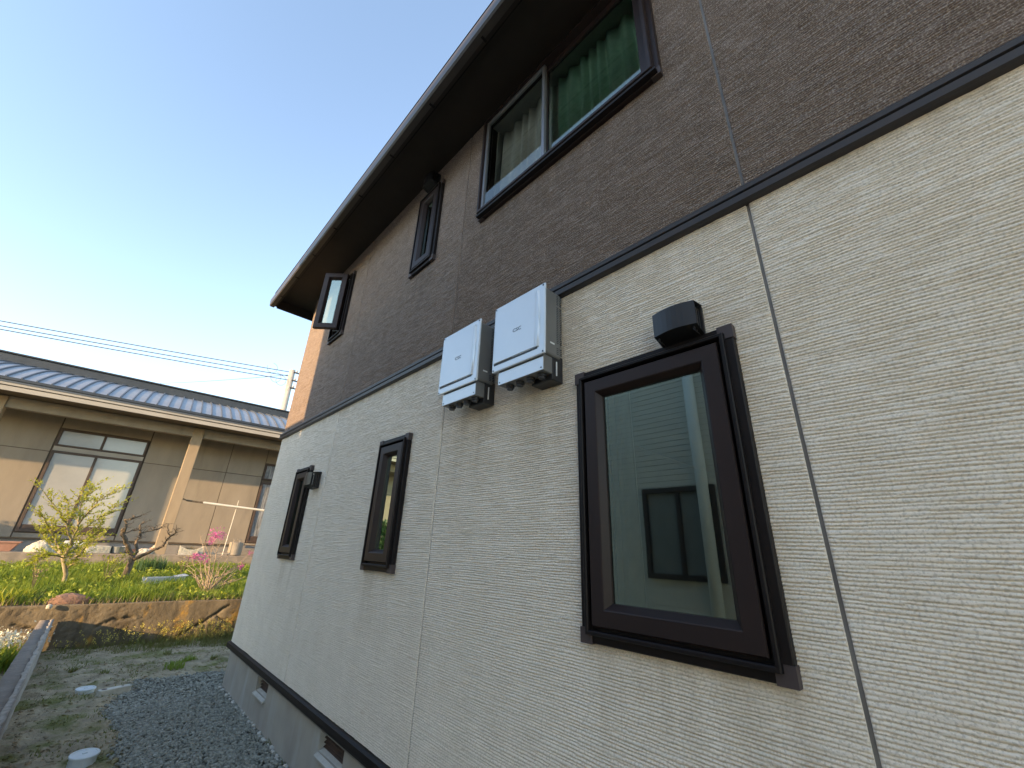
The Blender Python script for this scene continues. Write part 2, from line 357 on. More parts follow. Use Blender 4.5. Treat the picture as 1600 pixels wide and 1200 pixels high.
def leaf_mesh(name, pts, dirs, size, mat, parent):
    pts = np.asarray(pts); n = len(pts); d = np.asarray(dirs)+rs.normal(0, .55, (n, 3)); d /= np.linalg.norm(d, axis=1)[:, None]
    s = np.cross(d, rs.normal(0, 1, (n, 3))); s /= np.linalg.norm(s, axis=1)[:, None]
    L = (size*rs.uniform(.6, 1.35, n))[:, None]; wd = L*.26
    nrm = np.cross(d, s)
    V = np.stack([pts, pts+d*L*.5+s*wd+nrm*L*.06, pts+d*L, pts+d*L*.5-s*wd+nrm*L*.06], 1).reshape(-1, 3)
    return fast_mesh(name, V, np.arange(4*n).reshape(n, 4), mat, parent)
# ------------------------------------------------------------------ the house with the two-tone siding
X0 = 1.36
house = empty('house', (X0, 0, 0))
tag(house, 'two storey house with dark brown siding above beige ribbed siding and brown windows', 'house')
YC = 5.70                                       # far corner
ZS = 4.64                                       # soffit
BT, BB = 2.646, 2.575                           # storey band
TT, TB = .388, .337                             # base trim
WINS = {'w1': (.380, 1.030, 1.103, 2.112), 'w5': (2.440, 2.850, 1.235, 2.095), 'w4': (4.275, 4.690, 1.235, 2.085),
        'w2': (2.450, 2.825, 3.552, 4.425), 'w6': (4.275, 4.67, 3.552, 4.40), 'w3': (.480, 1.865, 3.548, 4.525)}
JOINTS = [-5.20, -3.38, -1.558, .262, 2.088, 3.908, YC]
HOLES = [(a+.05, b-.05, c+.05, d-.05) for a, b, c, d in WINS.values()]
def holed(y0, y1, z0, z1, holes, x):
    ys = sorted({y0, y1, *[v for h in holes for v in h[:2] if y0 < v < y1]}); zs = sorted({z0, z1, *[v for h in holes for v in h[2:] if z0 < v < z1]})
    m = MB(); idx = {}
    for i, y in enumerate(ys):
        for j, z in enumerate(zs): idx[i, j] = len(m.v); m.v.append((x, y, z))
    for i in range(len(ys)-1):
        for j in range(len(zs)-1):
            cy, cz = (ys[i]+ys[i+1])/2, (zs[j]+zs[j+1])/2
            if any(h[0] < cy < h[1] and h[2] < cz < h[3] for h in holes): continue
            m.f.append((idx[i, j], idx[i+1, j], idx[i+1, j+1], idx[i, j+1]))
    return m
# outer wall: joint backing outside, room face inside, and the other three sides
wm = holed(-5.2, YC-.004, .30, ZS+.02, HOLES, .007)
wm.add([(.007, YC-.004, .3), (8.5, YC-.004, .3), (8.5, YC-.004, ZS+.02), (.007, YC-.004, ZS+.02)], [(0, 1, 2, 3)])
wm.add([(.007, -5.2, .3), (8.5, -5.2, .3), (8.5, -5.2, ZS+.02), (.007, -5.2, ZS+.02)], [(0, 1, 2, 3)])
wm.add([(8.5, -5.2, .3), (8.5, YC, .3), (8.5, YC, ZS+.02), (8.5, -5.2, ZS+.02)], [(0, 1, 2, 3)])
wall = wm.build('wall', M['sealant_grey'], house)
im = holed(-5.1, YC-.1, .40, ZS, HOLES, .14)
im.box(.14, 5.2, -5.1, YC-.1, 2.45, 2.62); im.box(.14, 5.2, -5.1, YC-.1, .38, .42); im.box(.14, 5.2, -5.1, YC-.1, ZS-.02, ZS+.01)
im.add([(5.2, -5.1, .4), (5.2, YC-.1, .4), (5.2, YC-.1, ZS), (5.2, -5.1, ZS)], [(0, 1, 2, 3)])
for yy in (2.2, 3.7, YC-.1, -1.5): im.box(.14, 5.2, yy, yy+.08, .4, ZS)
im.build('interior_wall', M['room'], house)

PITCH = .0100
def siding_h(Y, Z, seed):
    """combed render: level grooves broken into strokes, each stroke a little off and curling at its end"""
    zz = Z/PITCH+.35*(vn(Y/.30, Z/.07, seed)-.5)*2
    r = np.floor(zz).astype(int); fr = zz-r
    hsh = lambda a, b: _tab[(a*7+seed*3) & 511, (b*13+seed*5) & 511]
    L = .09+.14*hsh(r, 0*r+5)
    q = Y/L+9*hsh(r, 0*r+2); k = np.floor(q).astype(int); e = (q-k)*L          # metres from the stroke's start
    end = L-e
    c = .5+.34*(hsh(r, k)-.5)+.22*np.exp(-end/.010)*np.sign(hsh(r, k+40)-.5)+.16*(vn(Y/.035, 0*Y+r*3.7, seed+1)-.5)
    A = .0056*(.45+.55*sst(.2, .5, vn(Y/.05, r*1.37, seed+3)))*sst(0, .006, e)*sst(0, .004, end)
    g = np.exp(-((fr-c)/.16)**2)
    return -A*g+.0012*(vn(Y/.011, Z/.0055, seed+4)-.5)+.0010*(vn(Y/.028, Z/.010, seed+5)-.5)
def panel(y0, y1, z0, z1, ystep, zstep, mat, seed, split=None):
    ys = np.linspace(y0, y1, int((y1-y0)/ystep)+1)
    if split: ys = np.concatenate([np.linspace(y0, split, int((split-y0)/.05)+1)[:-1], np.linspace(split, y1, int((y1-split)/ystep)+1)])
    ys = np.sort(np.concatenate([ys, [y0+.0004, y0+.0022, y1-.0022, y1-.0004]]))
    zs = np.linspace(z0, z1, int((z1-z0)/zstep)+1)
    Y, Z = np.meshgrid(ys, zs, indexing='ij')
    Hh = siding_h(Y, Z, seed)
    e = np.minimum(np.minimum(Y-y0, y1-Y), .002)/.002            # the board's own rounded ends
    Xx = -(Hh*e)-(.0048*np.sqrt(np.clip(e, 0, 1))+.0)+.0035
    Xx = np.where(e < .01, .006, Xx)
    n, m = Y.shape; I = np.arange(n*m).reshape(n, m)
    F = np.stack([I[:-1, :-1], I[1:, :-1], I[1:, 1:], I[:-1, 1:]], -1)
    cy = (Y[:-1, :-1]+Y[1:, 1:])/2; cz = (Z[:-1, :-1]+Z[1:, 1:])/2
    ok = np.ones(cy.shape, bool)
    for h in HOLES: ok &= ~((cy > h[0]-.02) & (cy < h[1]+.02) & (cz > h[2]-.02) & (cz < h[3]+.02))
    V = np.stack([Xx, Y, Z], -1).reshape(-1, 3); F = F[ok].reshape(-1, 4)[:, ::-1]
    return fast_mesh('siding_panel', V, F, mat, wall, smooth=True)
for i in range(6):
    a, b = JOINTS[i]+.005, JOINTS[i+1]-(.005 if i < 5 else 0)
    ys, zs, sp = [(.08, .02, None), (.08, .02, None), (.0085, .0020, -.55), (.0085, .0020, None), (.015, .0028, None), (.022, .0033, None)][i]
    panel(a, b, TT-.03, BB+.02, ys, zs, M['siding_light'], 10+i*13, sp)
    panel(a, b, BB+.03, ZS+.01, ys*1.15, zs*1.15, M['siding_dark'], 200+i*13, sp)

# storey band: a two-rib moulding, and the drip trim above the footing
bm = [(.004, BB-.004), (-.020, BB), (-.030, BB+.004), (-.033, BB+.028), (-.024, BB+.032), (-.022, BB+.038), (-.030, BB+.042), (-.032, BT-.012), (-.026, BT-.003), (-.006, BT+.006), (.004, BT+.006)]
MB().extrude_y(bm, -5.2, YC+.03).build('storey_band', M['band_brown'], house)
bm = [(.006, TB), (-.026, TB-.004), (-.030, TB+.010), (-.028, TT-.012), (-.014, TT-.002), (.004, TT)]
MB().extrude_y(bm, -5.2, YC+.028).build('base_trim', M['trim_black'], house, smooth=False)
# footing with its vent openings
FV = [(2.765, 3.125, .196, .40), (4.275, 4.585, .196, .40), (1.05, 1.41, .196, .40)]
fm = holed(-5.2, YC-.02, -.4, TB+.02, FV, .012)
for a, b, c, d in FV:
    fm.add([(.012, a, c), (.012, b, c), (.012, b, TB+.02), (.012, a, TB+.02), (.085, a, c), (.085, b, c), (.085, b, TB+.02), (.085, a, TB+.02)],
           [(0, 1, 5, 4), (1, 2, 6, 5), (3, 0, 4, 7)])
fm.add([(.012, YC-.02, -.4), (8.4, YC-.02, -.4), (8.4, YC-.02, TB+.02), (.012, YC-.02, TB+.02)], [(0, 1, 2, 3)])
foot = fm.build('foundation', M['foundation'], house)
for a, b, c, d in FV:
    v = MB().box(.072, .09, a, b, c, TB+.015).build('foundation_vent', M['louvre_brown'], foot)
    s = MB()
    for k in range(6):
        z = c+.012+k*.024; s.add([(.045, a, z), (.045, b, z), (.07, b, z+.014), (.07, a, z+.014), (.045, a, z-.003), (.045, b, z-.003), (.07, b, z+.011), (.07, a, z+.011)],
                                 [(0, 1, 2, 3), (4, 7, 6, 5), (0, 4, 5, 1), (2, 6, 7, 3)])
    s.build('louvre', M['louvre_brown'], foot)
    q = MB(); q.add([(-.012, a+.004, c-.016), (-.012, b-.004, c-.016), (.044, b-.004, c+.012), (.044, a+.004, c+.012), (-.008, a+.004, c-.03), (-.008, b-.004, c-.03), (.044, b-.004, c-.02), (.044, a+.004, c-.02)],
                    [(0, 1, 2, 3), (0, 4, 5, 1), (1, 5, 6, 2), (3, 7, 4, 0), (4, 7, 6, 5)])
    q.build('vent_sill', M['mortar_white'], foot, bevel=.003)
# spilled mortar along the foot of the wall
V, F = stones(60, lambda i: (.005+rs.uniform(-.02, .01), rs.uniform(3.0, YC-.05), -.01), .008, .02, .3)
tag(fast_mesh('mortar_crumbs', V, F, M['mortar_white'], foot), kind='stuff')

# eaves: soffit, fascia, gutter, hip roof
GX, GZ, EY = -.49, 4.517, 6.14
MB().box(-.3998, .05, -5.6, EY-.0302, ZS, ZS+.03).box(.05, 8.9, YC-.02, EY-.03, ZS, ZS+.03).build('soffit', M['soffit_brown'], house)
fa = MB().box(-.428, -.400, -5.6, EY, GZ+.02, ZS+.10).box(-.400, 8.9, EY-.03, EY, GZ, ZS+.10).build('fascia', M['soffit_brown'], house)
MB().box(-.3995, -.370, -5.6, EY-.0305, ZS-.035, ZS-.002).build('soffit_moulding', M['trim_black'], house)
gut = MB().extrude_y([(GX, GZ+.012), (GX+.012, GZ), (GX+.060, GZ), (GX+.060, GZ+.10), (GX+.054, GZ+.10), (GX+.054, GZ+.008), (GX+.014, GZ+.008), (GX+.006, GZ+.016), (GX+.003, GZ+.098), (GX-.006, GZ+.10), (GX-.006, GZ+.088)], -5.6, EY+.01).build('gutter', M['gutter_brown'], house)
for k in range(18):
    y = 5.75-k*.62; MB().box(GX+.035, GX+.080, y-.008, y+.008, GZ-.004, GZ-.0005).build('gutter_bracket', M['trim_black'], gut)
rf = MB(); rz = ZS+.10; ap = 2.0
rf.add([(GX+.02, -5.6, rz), (GX+.02, EY, rz), (9.0, EY, rz), (9.0, -5.6, rz), (4.2, -1.0, rz+ap), (4.2, 1.6, rz+ap)], [(0, 1, 5, 4), (1, 2, 5), (2, 3, 4, 5), (3, 0, 4), (0, 3, 2, 1)])
rf.build('roof', M['roof_tile'], house)

def vent_hood(y0, y1, z0, z1, p=.085):
    """rounded-front hood, open at its sides"""
    m = MB(); n = 8; fr = []
    for i in range(n+1):
        t = i/n; fr.append((y0+(y1-y0)*t, -p-.016*math.sin(math.pi*t)))
    for i in range(n):
        (a, xa), (b, xb) = fr[i], fr[i+1]
        m.add([(xa, a, z0), (xb, b, z0), (xb, b, z1-.012), (xa, a, z1-.012)], [(0, 1, 2, 3)])
        m.add([(xa, a, z1-.012), (xb, b, z1-.012), (-.005, b, z1+.002), (-.005, a, z1+.002)], [(0, 1, 2, 3)])
        m.add([(xa, a, z0), (xb, b, z0), (-.005, b, z0-.026), (-.005, a, z0-.026)], [(0, 1, 2, 3)])
        m.add([(xa+.005, a, z0+.004), (xb+.005, b, z0+.004), (xb+.005, b, z1-.016), (xa+.005, a, z1-.016)], [(0, 1, 2, 3)])
    o = m.build('vent_hood', M['hood_black'], house, smooth=False)
    MB().box(-.012, .002, y0+.004, y1-.004, z0-.024, z1).build('back_plate', M['black_plastic'], o)
    for y in (y0+.012, y1-.016):
        s = MB()
        for k in range(4):
            xx = -.022-k*.017; s.box(xx-.004, xx+.004, y, y+.004, z0-.015, z1-.014)
        s.box(-p, -.012, y+.001, y+.003, z0-.02, z0-.0155); s.build('side_louvre', M['black_plastic'], o)
    return o
h1 = vent_hood(.466, .622, 2.128, 2.232)
vent_hood(4.03, 4.20, 1.875, 2.0); vent_hood(2.54, 2.70, 4.452, 4.56)

TRIM = [(.0, -.008), (0, .024), (.003, .027), (.026, .028), (.026, .042), (.029, .045), (.037, .045), (.040, .042), (.040, .014), (.058, .012)]
def casement(key, sash_open=None, inner=None):
    y0, y1, z0, z1 = WINS[key]
    win = MB().frame(y0, y1, z0, z1, TRIM).build('window', M['trim_black'], house)
    lin = MB().frame(y0+.045, y1-.045, z0+.045, z1-.045, [(0, .008), (.004, .008), (.004, -.14), (.0, -.14)]).build('reveal', M['frame_brown'], win)
    for (a, b) in ((y0, z0), (y1, z0), (y1, z1), (y0, z1)):
        sy = 1 if a == y0 else -1; sz = 1 if b == z0 else -1; e = .003; L = .046
        c = MB(); ya, yb = sorted((a-sy*e, a+sy*L)); za, zb = sorted((b-sz*e, b+sz*L))
        c.box(-.0305, .006, ya, yb, *sorted((b-sz*e, b+sz*.0245))); c.box(-.0305, .006, *sorted((a-sy*e, a+sy*.0245)), *sorted((b+sz*.0245, b+sz*L)))
        c.build('corner_cap', M['cap_brown'], win)
    hy = y0+.051
    def sash_parts(parent, ya, yb, za, zb, off=0):
        pr = [(0, .0), (0, .035), (.004, .040), (.052, .041), (.056, .039), (.074, .014), (.074, -.012), (.004, -.012)]
        sa = MB().frame(ya, yb, za, zb, pr).build('sash', M['frame_brown'], parent)
        gl = MB().add([(-.006, ya+.07, za+.07), (-.006, yb-.07, za+.07), (-.006, yb-.07, zb-.07), (-.006, ya+.07, zb-.07)], [(3, 2, 1, 0)]).build('pane', M['glass'], parent)
        return sa, gl
    if sash_open is None:
        sash_parts(win, y0+.051, y1-.051, z0+.053, z1-.051)
    else:
        W, ang, pos = sash_open
        sa, gl = sash_parts(win, 0, W, z0+.06, z1-.055)
        for o in (sa, gl): o.location = (pos[0], pos[1], 0); o.rotation_euler = (0, 0, ang)
    MB().box(-.0445, -.040, y0+.06, y0+.075, z0+.030, z0+.036).build('drain_clip', M['cap_brown'], win)
    return win
w1 = casement('w1'); casement('w5'); casement('w4'); casement('w2')
w6 = casement('w6', (.27, math.radians(46), (-.052, 4.335)))
for z in (3.62, 4.32):
    MB().tube([(-.02, 4.36, z), (-.075, 4.42, z)], .006, 5).build('stay_arm', M['steel'], w6)

# the wide sliding window
y0, y1, z0, z1 = WINS['w3']
w3 = MB().frame(y0, y1, z0, z1, [(.0, -.008), (0, .024), (.003, .027), (.022, .028), (.022, .064), (.026, .068), (.042, .068), (.044, .03), (.052, -.14)]).build('window', M['frame_brown'], house)
for (a, b) in ((y0, z0), (y1, z0), (y1, z1), (y0, z1)):
    sy = 1 if a == y0 else -1; sz = 1 if b == z0 else -1; e = .003; L = .046
    c = MB(); c.box(-.0305, .006, *sorted((a-sy*e, a+sy*L)), *sorted((b-sz*e, b+sz*.0205))); c.box(-.0305, .006, *sorted((a-sy*e, a+sy*.0205)), *sorted((b+sz*.0205, b+sz*L)))
    c.build('corner_cap', M['cap_brown'], w3)
MB().extrude_y([(-.028, z0+.004), (-.058, z0+.006), (-.060, z0+.020), (-.028, z0+.021)], y0+.01, y1-.01).build('sill', M['trim_black'], w3)
ym = 1.235
def slide_sash(ya, yb, x, st, mat, gm):
    fr = MB().frame(ya, yb, z0+.048, z1-.046, [(0, -.02), (0, .0), (.003, .003), (st-.003, .003), (st, -.004), (st, -.02)]).build('sash', mat, w3)
    gl = MB().add([(.008, ya+st-.004, z0+.048+st-.004), (.008, yb-st+.004, z0+.048+st-.004), (.008, yb-st+.004, z1-.046-st+.004), (.008, ya+st-.004, z1-.046-st+.004)], [(3, 2, 1, 0)]).build('pane', gm, w3)
    for o in (fr, gl): o.location.x = x
slide_sash(y0+.047, ym+.03, -.022, .050, M['frame_brown'], M['glass_coated'])
slide_sash(ym-.02, y1-.047, -.050, .024, M['alu_grey'], M['glass_clear'])
MB().box(-.004, .139, y0+.062, y1-.062, z1-.064, z1-.0535).box(.045, .139, y1-.074, y1-.0625, z0+.056, z1-.0645).build('head_lining', M['room'], w3)
MB().box(-.006, .022, y0+.098, ym-.02, z0+.096, z0+.150).build('sky_glint_bar', M['glint_pipe_white'], w3, bevel=.003)  # white bar standing in for the sky reflected low in the pane
MB().box(-.006, .022, y0+.085, y0+.097, z0+.096, z1-.10).build('inner_stile', M['frame_brown'], w3, bevel=.003)
def curtain(name, ya, yb, za, zb, x, mat, label, folds):
    ys = np.linspace(ya, yb, folds*14); zs = np.linspace(za, zb, 8)
    Y, Z = np.meshgrid(ys, zs, indexing='ij'); t = (Y-ya)/(yb-ya)
    X = x+.026*np.sin(t*folds*2*np.pi+1.4*np.sin(t*11)+.5*(zb-Z))*(.6+.5*(zb-Z)/(zb-za))
    n, m = Y.shape; I = np.arange(n*m).reshape(n, m)
    F = np.stack([I[:-1, :-1], I[1:, :-1], I[1:, 1:], I[:-1, 1:]], -1).reshape(-1, 4)
    o = fast_mesh(name, np.stack([X, Y, Z], -1).reshape(-1, 3), F, mat, smooth=True)
    sm = o.modifiers.new('thickness', 'SOLIDIFY'); sm.thickness = .003
    return tag(o, label, 'curtain')
curtain('curtain', y0+.08, 1.20, z0+.06, z1-.068, X0+.095, M['curtain_green'], 'green pleated curtain behind the right pane of the upper sliding window', 8)
curtain('curtain', 1.22, 1.77, z0+.06, z1-.068, X0+.10, M['curtain_beige'], 'pale beige pleated curtain behind the left pane of the upper sliding window', 6)
curtain('curtain', .92, 1.06, 1.06, 2.15, X0+.22, M['curtain_beige'], 'pale curtain edge just inside the large ground floor window', 2)
curtain('curtain', 2.5, 2.78, 3.5, 4.4, X0+.07, M['curtain_beige'], 'pale curtain inside the narrow upper window nearest the sliding window', 3)

# ------------------------------------------------------------------ solar power conditioners
def text_mesh(name, body, size, mat, parent):
    cu = bpy.data.curves.new(name, 'FONT'); cu.body = body; cu.size = size; cu.align_x = 'CENTER'; cu.align_y = 'CENTER'; cu.extrude = .0004
    t = bpy.data.objects.new(name, cu); COL.objects.link(t)
    me = bpy.data.meshes.new_from_object(t.evaluated_get(bpy.context.evaluated_depsgraph_get())); bpy.data.objects.remove(t)
    me.materials.clear(); me.materials.append(mat)
    o = bpy.data.objects.new(name, me); COL.objects.link(o); o.parent = parent; return o
def power_box(yc, label):
    r = empty('power_conditioner', (X0, yc, 2.206)); tag(r, label, 'inverter', 'solar power conditioners on the wall')
    W, Ht, D = .180, .3775, .145
    MB().box(-D+.006, -.02, -W+.012, W-.012, .012, Ht-.012).build('body', M['pcs_grey'], r, bevel=.012, seg=3)
    pl = MB().box(-D-.004, -D+.008, -W, W, 0, Ht).build('front_plate', M['pcs_white'], r, bevel=.006, seg=3)
    # raised door with a swept edge on the near side
    n = 14; vs = []; fs = []
    for i in range(n+1):
        t = i/n; z = .045+t*(Ht-.075); bow = .010*math.sin(math.pi*t)
        vs += [(-D-.004, -W+.034-bow*.2, z), (-D-.012, -W+.046-bow, z), (-D-.010, -W+.056, z), (-D-.006, -W+.060+bow*.3, z), (-D-.0045, W-.012, z)]
    for i in range(n):
        for k in range(4): fs.append((i*5+k, i*5+k+1, (i+1)*5+k+1, (i+1)*5+k))
    fs += [(0, 1, 2, 3, 4), tuple(n*5+k for k in (4, 3, 2, 1, 0))]
    MB().add(vs, fs).build('door_ridge', M['pcs_white'], pl, smooth=False)
    MB().box(-D-.009, -D-.004, -W+.058, W-.014, .047, Ht-.028).build('door', M['pcs_white'], pl, bevel=.004)
    MB().box(-D-.0052, -D-.0042, -W+.046, W-.016, .036, .0465).build('shadow_gap', M['dark_ink'], pl)
    for a in (-W+.012, W-.012):
        for z in (.012, Ht-.012):
            MB().extrude_x([(a+.0045*math.cos(k*math.pi/4), z+.0045*math.sin(k*math.pi/4)) for k in range(8)], -D-.0055, -D-.0035).build('screw', M['dark_ink'], pl)
    lg = text_mesh('logo', 'CSC', .026, M['dark_ink'], pl); lg.rotation_euler = (math.pi/2, 0, -math.pi/2); lg.location = (-D-.0095, .0, .185); lg.scale = (1.25, 1, 1)
    MB().box(-D+.045, -D+.075, -W+.0105, -W+.013, .072, .080).build('sticker', M['sticker'], r)
    s = MB()
    for col in (.018, .040):
        for k in range(34):
            z = .03+k*.0096
            if k in (4, 5, 27): continue
            s.box(-col-.014, -col, -W+.0112, -W+.0135, z, z+.005)
    s.build('vent_slots', M['dark_ink'], r)
    lo = MB().box(-D+.012, -.07, -W+.022, W-.042, -.072, .010).build('cable_box', M['pcs_grey'], r, bevel=.004)
    MB().box(-D+.008, -D+.0115, -W+.020, W-.040, -.070, -.006).build('cable_box_cover', M['pcs_white'], lo, bevel=.0012)
    for a in (-W+.032, W-.052):
        MB().extrude_x([(a+.004*math.cos(k*math.pi/4), -.058+.004*math.sin(k*math.pi/4)) for k in range(8)], -D+.0068, -D+.0085).build('screw', M['dark_ink'], lo)
    for k, y in enumerate((-.12, -.05, .02, .09)):
        MB().lathe([(.021, .0), (.021, -.012), (.016, -.014), (.016, -.022)], (-D+.045, y, -.072), 14).build('cable_gland', M['black_plastic'], lo)
    bk = MB().box(-.075, 0.0, -W+.02, -W+.15, -.10, .03).build('wall_bracket', M['black_plastic'], r, bevel=.004)
    MB().box(-.05, -.044, -W+.017, -W+.0205, -.075, -.005).build('cable', M['sticker'], bk)
    return r
power_box(1.285, 'white solar power conditioner box nearer to the large window')
power_box(1.766, 'white solar power conditioner box farther left, over the siding joint')

# ------------------------------------------------------------------ retaining wall with its crack
xs = np.arange(-4.0, 7.0, .02); zs = np.linspace(-.15, .525, 34)
X, Z = np.meshgrid(xs, zs, indexing='ij')
dep = .006*(vn(X*9, Z*9, 21)-.5)+.006*(vn(X*38, Z*38, 22)-.5)+.016*(vn(X*1.8, Z*1.8, 25)-.5)
CR = [(P(276, 994, 8.24), P(290, 985, 8.23)), (P(290, 985, 8.23), P(318, 971, 8.2)), (P(318, 971, 8.2), P(333, 960, 8.2)), (P(333, 960, 8.2), P(357, 945, 8.15)),
      (P(150, 979, 8.27), P(172, 969, 8.26)), (P(172, 969, 8.26), P(208, 964, 8.25)), (P(20, 975, 8.35), P(60, 985, 8.33)), (P(318, 972, 8.2), P(317, 988, 8.2)), (P(338, 962, 8.2), P(356, 975, 8.15))]
crk = np.zeros_like(X)
for a, b in CR:
    ax, az, bx, bz = a.x, a.z, b.x, b.z; L2 = (bx-ax)**2+(bz-az)**2
    t = np.clip(((X-ax)*(bx-ax)+(Z-az)*(bz-az))/L2, 0, 1)
    jit = .025*(vn(X*22, Z*22, 30)-.5)
    d = np.hypot(X-ax-t*(bx-ax), Z-az-t*(bz-az)+jit); crk = np.maximum(crk, np.exp(-(d/.011)**2))
pit = sst(.70, .78, vn(X*40, Z*40, 33))*sst(.6, .7, vn(X*3.2, Z*3.2, 34))
Yf = ret_y(X)+dep+.05*crk+.010*pit
V = np.stack([X, Yf, Z+.012*(vn(X*3, 0*X, 23)-.5)*(Z > .5)], -1).reshape(-1, 3)
n, m = X.shape; I = np.arange(n*m).reshape(n, m)
F = np.stack([I[:-1, :-1], I[1:, :-1], I[1:, 1:], I[:-1, 1:]], -1).reshape(-1, 4)
top = V.reshape(n, m, 3)[:, -1]; back = top+np.array([0, .13, -.008]); back2 = back+np.array([0, 0, -.6])
k0 = len(V); V = np.concatenate([V, back, back2]); ii = np.arange(n-1)
F = np.concatenate([F, np.stack([I[:-1, -1], I[1:, -1], k0+ii+1, k0+ii], -1), np.stack([k0+ii, k0+ii+1, k0+n+ii+1, k0+n+ii], -1)])
tag(fast_mesh('retaining_wall', V, F, M['ret']), 'cracked ochre stained concrete retaining wall holding up the garden bed', 'wall')
# weathered loose stone set on its edge
def rock(name, c, sx, sy, sz, mat, label, seed, cat='rock', rot=0, sub=3):
    bpy.ops.mesh.primitive_ico_sphere_add(subdivisions=sub, radius=1); o = bpy.context.object; o.name = name; o.data.name = name
    co = np.empty(len(o.data.vertices)*3); o.data.vertices.foreach_get('co', co); co = co.reshape(-1, 3)
    k = 1+.38*(vn(co[:, 0]*1.6+co[:, 2], co[:, 1]*1.6, seed)-.5)+.22*(vn(co[:, 0]*4+co[:, 2]*3, co[:, 1]*4, seed+1)-.5)
    co = co*k[:, None]; co[:, 2] = np.where(co[:, 2] < -.3, -.3+.2*(co[:, 2]+.3), co[:, 2])
    co *= np.array([sx, sy, sz]); o.data.vertices.foreach_set('co', co.ravel()); o.data.update()
    o.data.materials.append(mat); o.location = c; o.rotation_euler.z = rot
    return tag(o, label, cat)

# low block wall on the boundary
lw = empty('block_wall', (-.145, 8.27, 0)); tag(lw, 'low grey concrete block wall running along the left of the yard', 'wall')
ysd = np.arange(-12, .02, .02)
def wavy_prism(x0, x1, z0, z1, amp, seed, mat, name):
    n = len(ysd); vs = []
    for (x, z) in ((x0, z0), (x0, z1), (x1, z1), (x1, z0)):
        vs.append(np.stack([x+amp*(vn(ysd*14, 0*ysd, seed+x*9)-.5), ysd, z+amp*.6*(vn(ysd*11, 0*ysd+3, seed+z*5)-.5)], -1))
    V = np.stack(vs, 1).reshape(-1, 3); F = []
    i = np.arange(n-1)[:, None]*4
    for a, b in ((0, 1), (1, 2), (2, 3)): F.append(np.concatenate([i+a, i+b, i+b+4, i+a+4], 1))
    return fast_mesh(name, V, np.concatenate(F), mat, lw)
wavy_prism(-.06, .038, -.3, .365, .006, 40, M['blockwall'], 'wall_body')
wavy_prism(.036, .066, -.3, .368, .016, 44, M['blockwall_edge'], 'mortar_edge')

# ------------------------------------------------------------------ garden bed
def bed_z(X, Y): return .505+(Y-8.35)*.062+.03*(vn(X*2.2, Y*2.2, 50)-.5)
V, F = grid(np.arange(-9, 9, .12), np.arange(7.0, 13.2, .12), bed_z)
ok = V[F[:, 0]][:, 1] > ret_y(V[F[:, 0]][:, 0])+.06
V2 = V.copy()
tag(fast_mesh('garden_bed_soil', V2, F[ok], M['bed_soil'], smooth=True), kind='structure')
n = 26000
gx = rs.uniform(-2.2, 3.0, n); gy = 8.2+rs.uniform(0, 1, n)**1.25*4.6
ok = (gy > ret_y(gx)+.16) & (vn(gx*2.6, gy*2.6, 61)+.25*vn(gx*9, gy*9, 62) > .36)
gx, gy = gx[ok], gy[ok]
ln = (.05+.13*vn(gx*1.9, gy*1.9, 63)+.07*rs.rand(len(gx)))
tag(blades('garden_grass', np.stack([gx, gy, bed_z(gx, gy)-.01], -1), ln, M['grass'], .006, .75), 'bright green grass and weeds growing over the garden bed', 'grass', kind='stuff')
n = 9000; gx = rs.uniform(-2.2, 3.0, n); gy = 8.2+rs.uniform(0, 1, n)**1.3*4.4
ok = (gy > ret_y(gx)+.12) & (vn(gx*4.2, gy*4.2, 66) > .48); gx, gy = gx[ok], gy[ok]
tag(leaf_mesh('ground_cover', np.stack([gx, gy, bed_z(gx, gy)+.02+.10*rs.rand(len(gx))], -1), np.stack([rs.normal(0, 1, len(gx)), rs.normal(0, 1, len(gx)), 0*gx+.4], -1), .055, M['ground_leaf'], None), 'low yellow green leafy ground cover among the garden grass', 'ground cover', kind='stuff')
n = 900; gx = rs.uniform(-2, 2.6, n); gy = ret_y(gx)+.06+rs.rand(n)*.25
tag(blades('dry_grass', np.stack([gx, gy, bed_z(gx, gy)], -1), .05+.1*rs.rand(n), M['straw'], .004, 1.2), 'dry straw coloured grass along the top of the retaining wall', 'grass', kind='stuff')
def tuft(name, c, r, n, L, mat, label, cat='plant', width=.006, lean=.6):
    a = rs.uniform(0, 6.28, n); q = r*np.sqrt(rs.rand(n)); o = blades(name, np.stack([q*np.cos(a), q*np.sin(a), 0*a-.01], -1), L*rs.uniform(.6, 1.1, n), mat, width, lean)
    o.location = c; return tag(o, label, cat)
def bedp(px, py, Y): p = P(px, py, Y); return Vector((p.x, Y, float(bed_z(p.x, Y))))
tuft('leek_clump', bedp(230, 905, 11.6), .24, 240, .34, M['leek'], 'dense dark green clump of leek leaves right of the bare tree', lean=.35, width=.010)
tuft('grass_tuft', bedp(212, 935, 8.75), .22, 170, .26, M['grass'], 'long bladed light green tuft at the wall edge below the trough', lean=.9, width=.008)
tuft('grass_tuft', bedp(18, 932, 8.75), .20, 120, .22, M['leaf_lime'], 'yellow lime tuft at the wall edge by the left border', lean=.9, width=.011)
tuft('grass_tuft', bedp(375, 925, 9.0), .20, 150, .24, M['grass'], 'bright green tuft beside the house corner', lean=.8, width=.008)
rock('rock', bedp(108, 938, 8.52)+Vector((0, 0, .02)), .24, .11, .10, M['rock_red'], 'flat reddish rock lying on top of the retaining wall', 3)
rock('rock', P(77, 949, 8.28), .03, .025, .04, M['rock_white'], 'small pale stone wedged at the retaining wall edge', 5, sub=2)
